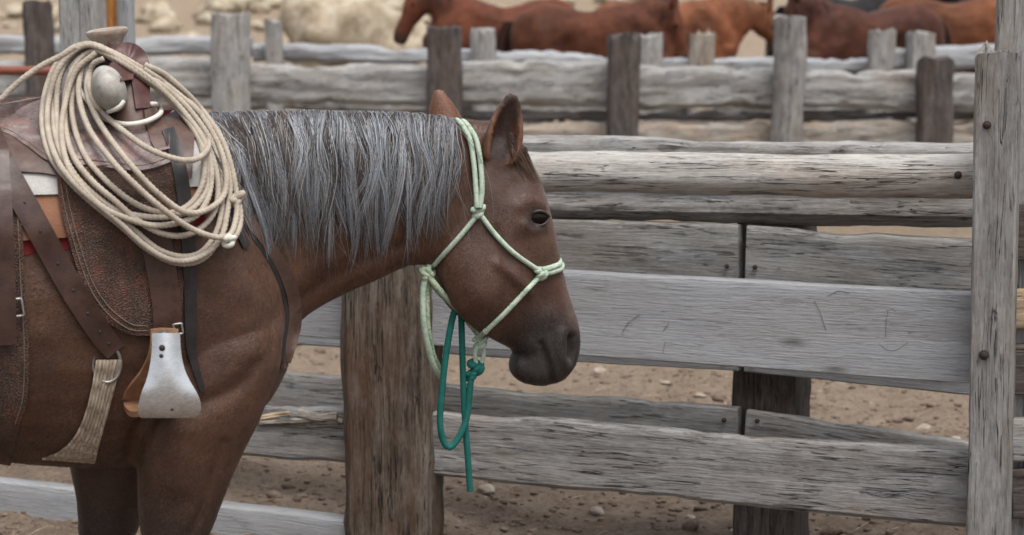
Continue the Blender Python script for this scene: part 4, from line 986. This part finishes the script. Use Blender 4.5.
# stirrup (metal bound bell stirrup): loop seen slightly from the outside
def stirrup(sy):
    yo = -.345
    prof = [(333, 152, 180), (345, 152, 180.5), (358, 151, 182), (370, 149, 185), (381, 146, 190), (391, 142, 196), (400, 139.5, 200), (408, 138, 201), (414, 138.5, 199), (418, 141, 195)]
    A = catmull([(p[1], p[0]) for p in prof], 26); B = catmull([(p[2], p[0]) for p in prof], 26); P = np.zeros((26, 12, 3))
    for i in range(26):
        for j in range(12):
            t = j / 11; p = A[i] + (B[i] - A[i]) * t; P[i, j] = hp(p[0], p[1], yo - .016 * math.sin(math.pi * t) - .018 * math.sin(math.pi * min(1, i / 25 * .85)) + .05 * max(0, i / 25 - .82) ** 1.3)
    V, Fc = solid_grid(P, .006, np.array([0, -1, 0])); m = np.array([1, sy, 1]); root = tk('stirrup', V * m, Fc, 'steel', SAD, 45)
    # tread, inner (horse side) plate and leather lining
    c = P[-1]; x0, x1, zb = c[0][0], c[-1][0], c[:, 2].mean()
    Q = np.zeros((18, 10, 3))
    for i in range(18):
        t = i / 17
        for j in range(10):
            s_ = j / 9; Q[i, j] = (x0 + (x1 - x0) * s_ - .03 * math.sin(t * math.pi / 2) , yo + .13 * t, zb + .004 - .012 * math.sin(math.pi * t))
    V, Fc = solid_grid(Q, .012, np.array([0, 0, -1])); tk('tread', V * m, Fc, 'linl', SAD, 45, root)
    P2_ = P.copy(); P2_[..., 1] = yo + .13 - .02; tt = np.linspace(0, 1, 26)[:, None]; P2_[..., 1] = yo + .05 + .08 * sstep(.1, 1, tt); P2_[..., 0] -= .03 * sstep(.1, 1, tt)
    V, Fc = solid_grid(P2_, .008, np.array([0, 1, 0])); tk('inner_plate', V * m, Fc, 'linl', SAD, 45, root)
    t0, t1 = P[0], P2_[0]; V, Fc = tube(np.array([t0[5] + [0, .012, -.012], t1[5] + [0, 0, -.012]]), .009, 10); tk('top_bar', V * m, Fc, 'dullsteel', SAD, 0, root)
    for px, py, r in ((162, 348, .005), (161, 356, .003), (172, 409, .003)):
        V, Fc = lathe([(r * 1.3, -.003), (r * 1.3, .002), (r * .6, .004)], 10); V = V[:, [0, 2, 1]] * np.array([1, -1, 1]); tk('rivet', (V + hp(px, py, yo - .016 - .018 * math.sin(math.pi * min(1, (py - 333) / 85 * .85)))) * m, Fc, 'rust', SAD, 0, root)
stirrup(1); stirrup(-1)
# breast collar
tr = tree_now()
bc = [(205, 150), (236, 205), (262, 238), (281, 268), (292, 298), (293, 328), (284, 362)]
strap('breast_collar_and_shadow', [(a - 1, b) for a, b in bc], [14, 14, 14, 15, 16, 15, 12], .007, .006, 'blackstrap', SAD, None, True)  # wider black strap underneath paints the shadow along the collar's edge
strap('breast_collar_facing', [(a + 2, b) for a, b in bc], [11, 11, 11, 12, 13, 12, 10], .013, .006, 'leather', SAD, None, True)
strap('collar_tail', [(228, 205), (238, 228), (247, 247)], [7, 7, 7], .012, .004, 'blackstrap', SAD, None, False)
pe = [hp(284, 362, cast(282, 360) - .006)]
P = np.array([(pe[0][0] + .025 * math.sin(math.pi * (t + 1) / 2), pe[0][1] * t, pe[0][2] - .012 * (1 - t * t)) for t in np.linspace(1, -1, 15)])
G = np.stack([P + np.array([0, 0, .016]), P, P - np.array([0, 0, .016])], 1); V, Fc = solid_grid(G, .007, np.array([1, 0, 0])); tk('breast_collar_and_shadow', V, Fc, 'strap', SAD)

# ------------------------------------------------------------------ lariat
LAR = tack_root('lariat', hp(110, 262, -.4)); tag(LAR, 'coiled beige laid lariat rope hanging from the saddle horn', 'rope')
TR = tree_now(); K = .505
def rope_path(pts, off, closed=False, crop=True, it=30):
    P = np.array(pts, float) * (K if crop else 1); n = 130
    C = catmull_closed(P, n) if closed else catmull(P, n)
    return C
RR = .0064
def rope(pts, lift, closed=False, r=RR, mat='rope', name='coil', root=LAR, crop=True, tree=None, it=24, step=.0021, twist=True, parent=None, ymax=None, ends=None):
    C = rope_path(pts, 0, closed, crop); tree = tree or TR
    ys = [cast(a, b, tree) for a, b in C]; ok = [i for i, v in enumerate(ys) if v is not None]
    arr = np.interp(np.arange(len(ys)), ok, [ys[i] for i in ok]) if ok else np.full(len(ys), -.1)
    raw = arr - r * 1.05 - lift; sm = smooth1(raw, it, closed); sm = np.minimum(sm, raw + .002); sm = smooth1(sm, it // 2, closed); sm = np.minimum(sm, raw + .004); sm = smooth1(sm, 4, closed)
    if ymax is not None: sm = np.minimum(sm, ymax)
    P = np.array([hp(a, b, y) for (a, b), y in zip(C, sm)])
    P = resample(P, step, closed=closed)
    V, Fc = tube(P, r, 12, closed, 3 if twist else 0, .0105, .085)
    return tk(name, V, Fc, mat, root, 0, parent), P
loops = [
 [(205, 96), (150, 92), (110, 130), (88, 190), (84, 250), (100, 310), (140, 362), (190, 408), (240, 448), (290, 492), (345, 520), (395, 516), (428, 482), (448, 420), (452, 360), (436, 290), (400, 230), (345, 180), (285, 138)],
 [(200, 100), (160, 100), (124, 140), (108, 200), (108, 262), (128, 320), (165, 370), (210, 412), (262, 452), (310, 492), (358, 508), (400, 498), (430, 455), (440, 395), (436, 330), (414, 272), (372, 214), (325, 172), (280, 142)],
 [(205, 104), (168, 108), (140, 146), (128, 206), (132, 268), (150, 318), (186, 362), (228, 398), (272, 436), (320, 462), (366, 466), (404, 446), (428, 408), (430, 350), (412, 290), (376, 236), (330, 186), (282, 150)],
 [(202, 96), (158, 94), (116, 136), (96, 200), (96, 262), (116, 322), (156, 372), (206, 412), (250, 432), (300, 446), (350, 442), (392, 424), (414, 384), (418, 330), (402, 276), (366, 224), (322, 178), (284, 146)],
 [(208, 108), (176, 112), (152, 150), (142, 204), (150, 262), (172, 314), (208, 356), (250, 392), (292, 414), (336, 422), (376, 404), (400, 366), (404, 314), (388, 266), (354, 216), (314, 178), (282, 154)],
 [(198, 92), (148, 96), (118, 150), (112, 220), (120, 290), (148, 346), (190, 388), (232, 416), (280, 428), (330, 430), (374, 418), (404, 386), (412, 340), (398, 284), (362, 226), (318, 182), (286, 152)],
]
for i, l in enumerate(loops): rope(l, .004 + .006 * (i % 4), True)
rope([(206, 116), (184, 128), (176, 160), (184, 196), (206, 226), (240, 256), (290, 292), (345, 314), (385, 316), (410, 298), (414, 272)], .034)
rope([(200, 112), (180, 132), (172, 176), (186, 222), (216, 272), (262, 330), (312, 382), (366, 420), (412, 414), (444, 384), (446, 330), (424, 268), (380, 206), (330, 166), (284, 136)], .030)
rope([(196, 108), (166, 130), (156, 186), (176, 254), (220, 316), (268, 366), (320, 412), (370, 448), (412, 466), (440, 470), (458, 462), (468, 430), (470, 396)], .040)
rope([(286, 128), (330, 150), (390, 206), (436, 270), (458, 330), (470, 392)], .030)
rope([(286, 132), (340, 168), (400, 230), (440, 300), (455, 360), (450, 420), (438, 470), (410, 500), (372, 516), (330, 512), (284, 484), (236, 440), (186, 396), (140, 340), (122, 270), (130, 200), (150, 140), (190, 104)], .022)
# running end off to the rear, along the saddle seat to the cantle
rope([(150, 92), (118, 112), (86, 128), (50, 152), (20, 178), (0, 197), (-60, 235), (-140, 250), (-230, 240)], .020, ymax=-.02)
# honda knot
def knot(px, py, size, lift, mat, root, name, seed=0, turns=3, tree=None, r=None):
    y = (cast(px, py, tree or TR) or -.1) - lift; c = hp(px, py, y); P = []
    for t in np.linspace(0, 1, 90, endpoint=False):
        a = t * 2 * math.pi; P.append(c + size * np.array([(math.sin(a * 2 + seed) * .9 + .25 * math.sin(a * 3)) * .8, .55 * math.cos(a * 3 + seed), math.cos(a * 1 + seed) * .55 + .5 * math.sin(a * 2)]))
    V, Fc = tube(np.array(P), r or size * .48, 8, True); return tk(name, V, Fc, mat, root, 0)
knot(237, 199, .014, .045, 'rope', LAR, 'honda_knot'); knot(229, 240, .012, .05, 'cord', LAR, 'honda_knot', 1)
rope([(470, 396), (476, 420), (474, 450), (462, 474), (452, 478)], .040)
rope([(186, 214), (210, 236), (250, 246), (290, 240), (318, 224), (312, 208), (298, 206)], .016, False, .0055, 'cord', 'cord_loop', twist=False)
rope([(155, 150), (160, 180), (178, 206), (205, 222), (232, 214), (246, 200)], .010, False, .0045, 'cord', 'cord_loop', twist=False)

# ------------------------------------------------------------------ halter and lead rope
HAL = tack_root('rope_halter', hp(478, 345, -.06)); tag(HAL, 'mint green knotted rope halter on the roan horse', 'halter')
def hrope(pts, r=.006, lift=0.0, mat='halter', name='cord', mirror=True, it=6, root=None, closed=False):
    root = root or HAL; C = catmull(pts, 60); ys = [cast(a, b, BODY) for a, b in C]; ok = [i for i, v in enumerate(ys) if v is not None]
    arr = np.interp(np.arange(60), ok, [ys[i] for i in ok]) - r * .9 - lift; sm = smooth1(arr, it); sm = np.minimum(sm, arr + .001)
    P = resample(np.array([hp(a, b, y) for (a, b), y in zip(C, sm)]), .0022); V, Fc = tube(P, r, 10, False, 4, .009, .06); tk(name, V, Fc, mat, root, 0)
    if mirror: tk(name, V * np.array([1, -1, 1]), Fc, mat, root, 0)
    return P
p1 = hrope([(463, 126), (470, 140), (474, 165), (476, 190), (477, 208)], .0062, .010)
p2 = hrope([(469, 127), (477, 142), (481, 168), (482, 190), (480, 208)], .0062, .010)
for p in (p1, p2):       # over the poll
    a = p[0]; Q = np.array([(a[0] - .004 * math.sin(math.pi * t), a[1] * (1 - 2 * t), a[2] + .010 * math.sin(math.pi * t)) for t in np.linspace(0, 1, 40)]); V, Fc = tube(Q, .0062, 10, False, 4, .009, .06); tk('cord', V, Fc, 'halter', HAL, 0)
hrope([(478, 214), (462, 234), (445, 253), (427, 273)]); c3 = hrope([(480, 214), (495, 234), (515, 254), (541, 272)])
n1 = hrope([(542, 270), (550, 268), (556, 266), (559, 265)], .007); n2 = hrope([(542, 274), (552, 272), (558, 270), (561, 269)], .007)
for p in (n1, n2):
    a = p[-1]; Q = np.array([(a[0] + .011 * math.sin(math.pi * t), a[1] * (1 - 2 * t), a[2] + .006 * math.sin(math.pi * t)) for t in np.linspace(0, 1, 40)]); V, Fc = tube(Q, .007, 10, False, 4, .009, .06); tk('cord', V, Fc, 'halter', HAL, 0)
hrope([(541, 275), (522, 295), (503, 315), (486, 331)])
def hknot(px, py, size, seed, mat='halter', mirror=True, lift=.006, root=None):
    y = cast(px, py, BODY)
    if y is None: y = -.05
    c = hp(px, py, y - lift); P = []
    for t in np.linspace(0, 1, 100, endpoint=False):
        a = t * 2 * math.pi; P.append(c + size * np.array([math.sin(2 * a + seed) + .3 * math.sin(a), .5 * math.cos(3 * a), math.cos(a + seed) * .9 + .45 * math.sin(2 * a)]))
    V, Fc = tube(np.array(P), .0062, 8, True, 4, .009, .06); tk('knot', V, Fc, mat, root or HAL, 0)
    if mirror: tk('knot', V * np.array([1, -1, 1]), Fc, mat, root or HAL, 0)
hknot(478, 211, .0105, .3); hknot(541, 273, .0110, 1.2); 
def free_rope(pts, ys, r, mat, root, name='cord', lobes=4):
    C = catmull([(a, b, y) for (a, b), y in zip(pts, ys)], 90); P = resample(np.array([hp(a, b, y) for a, b, y in C]), .0022)
    V, Fc = tube(P, r, 10, False, lobes, .009, .06); return tk(name, V, Fc, mat, root, 0), P
yj = (cast(428, 262) or -.06) - .008
free_rope([(427, 273), (437, 287), (449, 300), (462, 313), (473, 324), (480, 334)], [yj, -.055, -.045, -.035, -.02, -.012], .0075, 'haltero', HAL)
free_rope([(427, 275), (440, 293), (453, 303), (466, 319), (478, 334)], [yj + .012, -.03, -.02, -.01, 0], .0072, 'haltero', HAL)
free_rope([(427, 274), (431, 262), (440, 258)], [yj, yj + .03, yj + .09], .007, 'halter', HAL)
free_rope([(486, 331), (481, 335), (478, 340)], [(cast(487, 330) or -.05) - .006, -.03, -.012], .0072, 'halter', HAL)
# throat loop hanging free
free_rope([(426, 276), (423, 292), (424, 325), (430, 355), (436, 370), (441, 377)], [yj, yj, yj, yj + .02, yj + .04, yj + .06], .0072, 'halter', HAL)
free_rope([(428, 277), (427, 300), (428, 328), (433, 354), (439, 368), (442, 376)], [yj + .01, yj + .01, yj + .01, yj + .03, yj + .05, yj + .06], .0068, 'haltero', HAL)
def fknot(px, py, y, size, seed, mat, root, r=.0062, name='knot'):
    c = hp(px, py, y); P = []
    for t in np.linspace(0, 1, 100, endpoint=False):
        a = t * 2 * math.pi; P.append(c + size * np.array([math.sin(2 * a + seed) + .3 * math.sin(a), .6 * math.cos(3 * a), math.cos(a + seed) * .9 + .45 * math.sin(2 * a)]))
    V, Fc = tube(np.array(P), r, 8, True, 4, .009, .06); tk(name, V, Fc, mat, root, 0)
fknot(480, 341, -.01, .0125, .5, 'halter', HAL); fknot(427, 275, yj, .010, 2, 'haltero', HAL)
free_rope([(477, 346), (475, 354), (476, 364), (477, 370)], [-.012] * 4, .0055, 'halter', HAL)
free_rope([(483, 346), (484, 354), (481, 364), (479, 370)], [-.012] * 4, .0055, 'halter', HAL)
LEAD = tack_root('lead_rope', hp(470, 490, -.02)); tag(LEAD, 'teal green lead rope knotted to the halter and hanging in a loop', 'rope')
fknot(476, 367, -.012, .0125, 1.1, 'teal', LEAD, .008); fknot(471, 375, -.014, .007, .4, 'teal', LEAD, .0075)
free_rope([(476, 366), (471, 380), (469, 400), (466, 420), (459, 437), (450, 447), (443, 440), (440, 420), (442, 390), (446, 355), (451, 325), (455, 309)], [-.014, -.016, -.018, -.02, -.024, -.026, -.028, -.03, -.03, -.03, -.028, -.024], .0078, 'teal', LEAD)
free_rope([(455, 309), (458, 304), (461, 309)], [-.024, -.02, -.016], .0078, 'teal', LEAD)
free_rope([(461, 309), (462, 340), (463, 375), (465, 420), (468, 460), (470, 491)], [-.016, -.014, -.012, -.012, -.012, -.012], .0076, 'teal', LEAD)

# ------------------------------------------------------------------ background horses
def far_horse(withers_px, Y, facing, poll, muzzle, label, colour, yaw=0.0, scale=1.0, mane=(.12, .05, .025), blaze=False, seed=0):
    """poll/muzzle in the horse's own metres (forward, up)"""
    pu, pz = poll; mu, mz = muzzle; T = [(-1.06, 1.22, 1.0, .07), (-.99, 1.37, .82, .20), (-.8, 1.46, .72, .27), (-.55, 1.43, .78, .27), (-.3, 1.38, .72, .29), (0, 1.46, .66, .27), (.2, 1.40, .68, .24), (.35, 1.26, .76, .18), (.44, 1.1, .92, .09)]
    tor = [((u, t), (u, b), w, 0, 2.3, .46) for u, t, b, w in T]
    d = np.array([mu - pu, mz - pz]); L = np.linalg.norm(d); d /= L; nrm = np.array([d[1], -d[0]]);  nrm = nrm if nrm[0] < 0 or nrm[1] < 0 else -nrm
    if nrm @ np.array([-1, -.6]) < 0: nrm = -nrm
    thr = np.array([pu, pz]) + d * .12 + nrm * .24
    nk = [((-.1, 1.44), (.40, .84), .17, 0, 2.2, .42)]
    for t in (.3, .6, .85, 1.0):
        nk.append(((.05 + (pu - .05) * t, 1.45 + (pz - 1.45) * t + .05 * math.sin(math.pi * t)), (.42 + (thr[0] - .42) * t, .95 + (thr[1] - .95) * t + .03 * math.sin(math.pi * t)), .16 - .09 * t, 0, 2.2, .45))
    hd = []
    for t, a, b, w in ((-.05, .0, .16, .06), (.1, -.01, .24, .085), (.28, -.02, .25, .1), (.45, -.005, .2, .085), (.65, .0, .155, .066), (.82, -.005, .145, .06), (.95, .005, .14, .055), (1.0, .025, .11, .035)):
        c = np.array([pu, pz]) + d * L * t; hd.append((tuple(c + nrm * a), tuple(c + nrm * b), w, 0, 2.4, .55))
    prs = [loft(tor, 3, 24), loft(nk, 3, 22), loft(hd, 3, 22)]
    r = random.Random(seed)
    for cy in (-.14, .14):
        sx = r.uniform(-.06, .06)
        prs.append(loft([((.40, 1.0), (.12, 1.0), .09, cy, 2.2, .5), ((.36 + sx, .82), (.14 + sx, .82), .09, cy, 2.2, .5), ((.30 + sx, .65), (.15 + sx, .65), .07, cy, 2.2, .5)] + lower(.225 + sx, cy, .5), 3, 18))
        prs.append(loft(hindleg(-.72 + r.uniform(-.06, .06), cy), 3, 18))
    for s_ in (-1, 1):
        b_ = np.array([pu - .01, s_ * .055, pz - .02]); prs.append(ear(b_, b_ + np.array([.03, s_ * .02, .16]), .03, (1, s_ * .5, .0), .010))
    V, Fc = voxel(prs, .018, 4); N_ = vnormals(V, Fc); off_ = np.array([seed * 7.3, 0, 0]); V = V + N_ * (nz(V + off_, 3.2) * .022 * sstep(.5, .8, V[:, 2]))[:, None]
    for ln_, am in (([(.05, 1.30), (.22, 1.10), (.26, .9)], -.025), ([(-.5, 1.1), (-.52, .9), (-.55, .75)], -.03), ([(-.75, 1.2), (-.72, .95)], .02), ([(.12, 1.05), (.15, .9)], .02)):
        dd = seg_dist(V[:, [0, 2]], np.array(ln_)); V = V + N_ * (am * np.exp(-(dd / .07) ** 2) * sstep(.05, .12, np.abs(V[:, 1])))[:, None]
    C = np.tile(np.array(colour), (len(V), 1)) * (1 + .55 * np.clip(nz(V + off_, 2.5), -1, 1))[:, None]; n = nz(V, 4)
    k = sstep(.75, .45, V[:, 2] + n * .05); k = k * (V[:, 0] < .5); C = C * (1 - .55 * k[:, None]); mzd = np.linalg.norm(V[:, [0, 2]] - np.array([mu, mz]) - nrm * .06, axis=1); m_ = sstep(.16, .07, mzd)[:, None]; C = C * (1 - m_ * .75) + m_ * .75 * np.array([.05, .035, .03])
    if blaze:
        ln = seg_dist(V[:, [0, 2]], np.array([np.array([pu, pz]) + d * L * .3, np.array([pu, pz]) + d * L * .95])); bz = (sstep(.035, .02, ln) * sstep(.04, .025, np.abs(V[:, 1])))[:, None]; C = C * (1 - bz) + bz * np.array([.6, .57, .53])
    X = at_y(withers_px, 20, Y)[0]; root = empty('horse', (X, Y, gz(X, Y)), (math.pi if facing < 0 else 0) + yaw); root.scale = (scale,) * 3; tag(root, label, 'horse', None)
    o = mesh_obj('body', V, Fc, M['sorrel'], root); set_coat(o, C)
    rows, rad, cols = [], [], []
    for k in range(160):
        t = r.random(); x0, z0 = .05 + (pu - .03) * t, 1.45 + (pz - 1.43) * t + .05 * math.sin(math.pi * t) + .01; s_ = r.choice((-1, 1)); Lh = r.uniform(.14, .3); P = []
        for i in range(7):
            q = i / 6; P.append((x0 + r.gauss(0, .004) - .03 * q, s_ * (.02 + (.17 - .08 * t) * min(1, q * 1.0)), z0 - Lh * q ** 1.3))
        rows.append(np.array(P)); rad.append(.006); cols.append(np.array(mane) * r.uniform(.6, 1.4))
    strands((rows, rad), cols, 'mane', root)
    rows, rad, cols = [], [], []
    for k in range(120):
        a, b_ = r.gauss(0, .03), r.gauss(0, .03); Lz = r.uniform(.7, 1.0); P = [(-1.03 - .1 * math.sin(min(1, i / 4) * 1.57) + a * (1 + i / 8), b_ * (1 + i / 8), 1.30 - Lz * (i / 8) ** 1.2) for i in range(9)]
        rows.append(np.array(P)); rad.append(.006); cols.append(np.array(mane) * r.uniform(.5, 1.3))
    strands((rows, rad), cols, 'tail', root)
    for s_ in (-1, 1):
        V, Fc = rock_mesh(1, 2, 1, 0); V = V / np.linalg.norm(V, axis=1)[:, None] * .02; c = np.array([pu, pz]) + d * L * .33 + nrm * .055; mesh_obj('eye', V + np.array([c[0], s_ * .088, c[1]]), Fc, M['eye'], root)
    return root
SORREL = (.100, .036, .0165); RED = (.062, .022, .013); ORG = (.13, .047, .020)
far_horse(470, 19.6, -1, (.52, 1.60), (.74, 1.06), 'sorrel horse facing away from the others, its dark muzzle above the pale boulder', (.115, .036, .016), .12, 1.035, (.05, .022, .015), seed=1)
far_horse(625, 18.6, 1, (.46, 1.46), (.64, .93), 'sorrel horse with its head lowered behind two short post ends', (.088, .029, .0135), -.1, 1.01, (.05, .02, .012), seed=2)
far_horse(694, 20.6, 1, (.78, 1.38), (.98, .88), 'sorrel horse with white blaze stretching its neck toward the tall grey post', (.165, .060, .026), .05, 1.015, (.2, .085, .04), True, seed=3)
far_horse(838, 19.0, -1, (.48, 1.52), (.62, 1.0), 'dark red horse with its head hidden behind the tall grey post', RED, .25, .995, (.07, .025, .015), seed=4)
far_horse(985, 20.8, 1, (.7, 1.6), (1.05, 1.2), 'orange sorrel horse with rounded rump beside the tall gate upright', ORG, -.08, 1.06, (.12, .045, .02), seed=5)
far_horse(878, 23.5, 1, (.8, 1.6), (1.1, 1.15), 'black horse standing behind the sorrel horses', (.012, .011, .013), 0.0, 1.05, (.01, .01, .01), seed=6)
far_horse(1010, 24, -1, (.75, 1.55), (1.05, 1.1), 'light sorrel horse standing behind the orange sorrel rump', SORREL, .1, 1.05, (.14, .06, .03), seed=8)
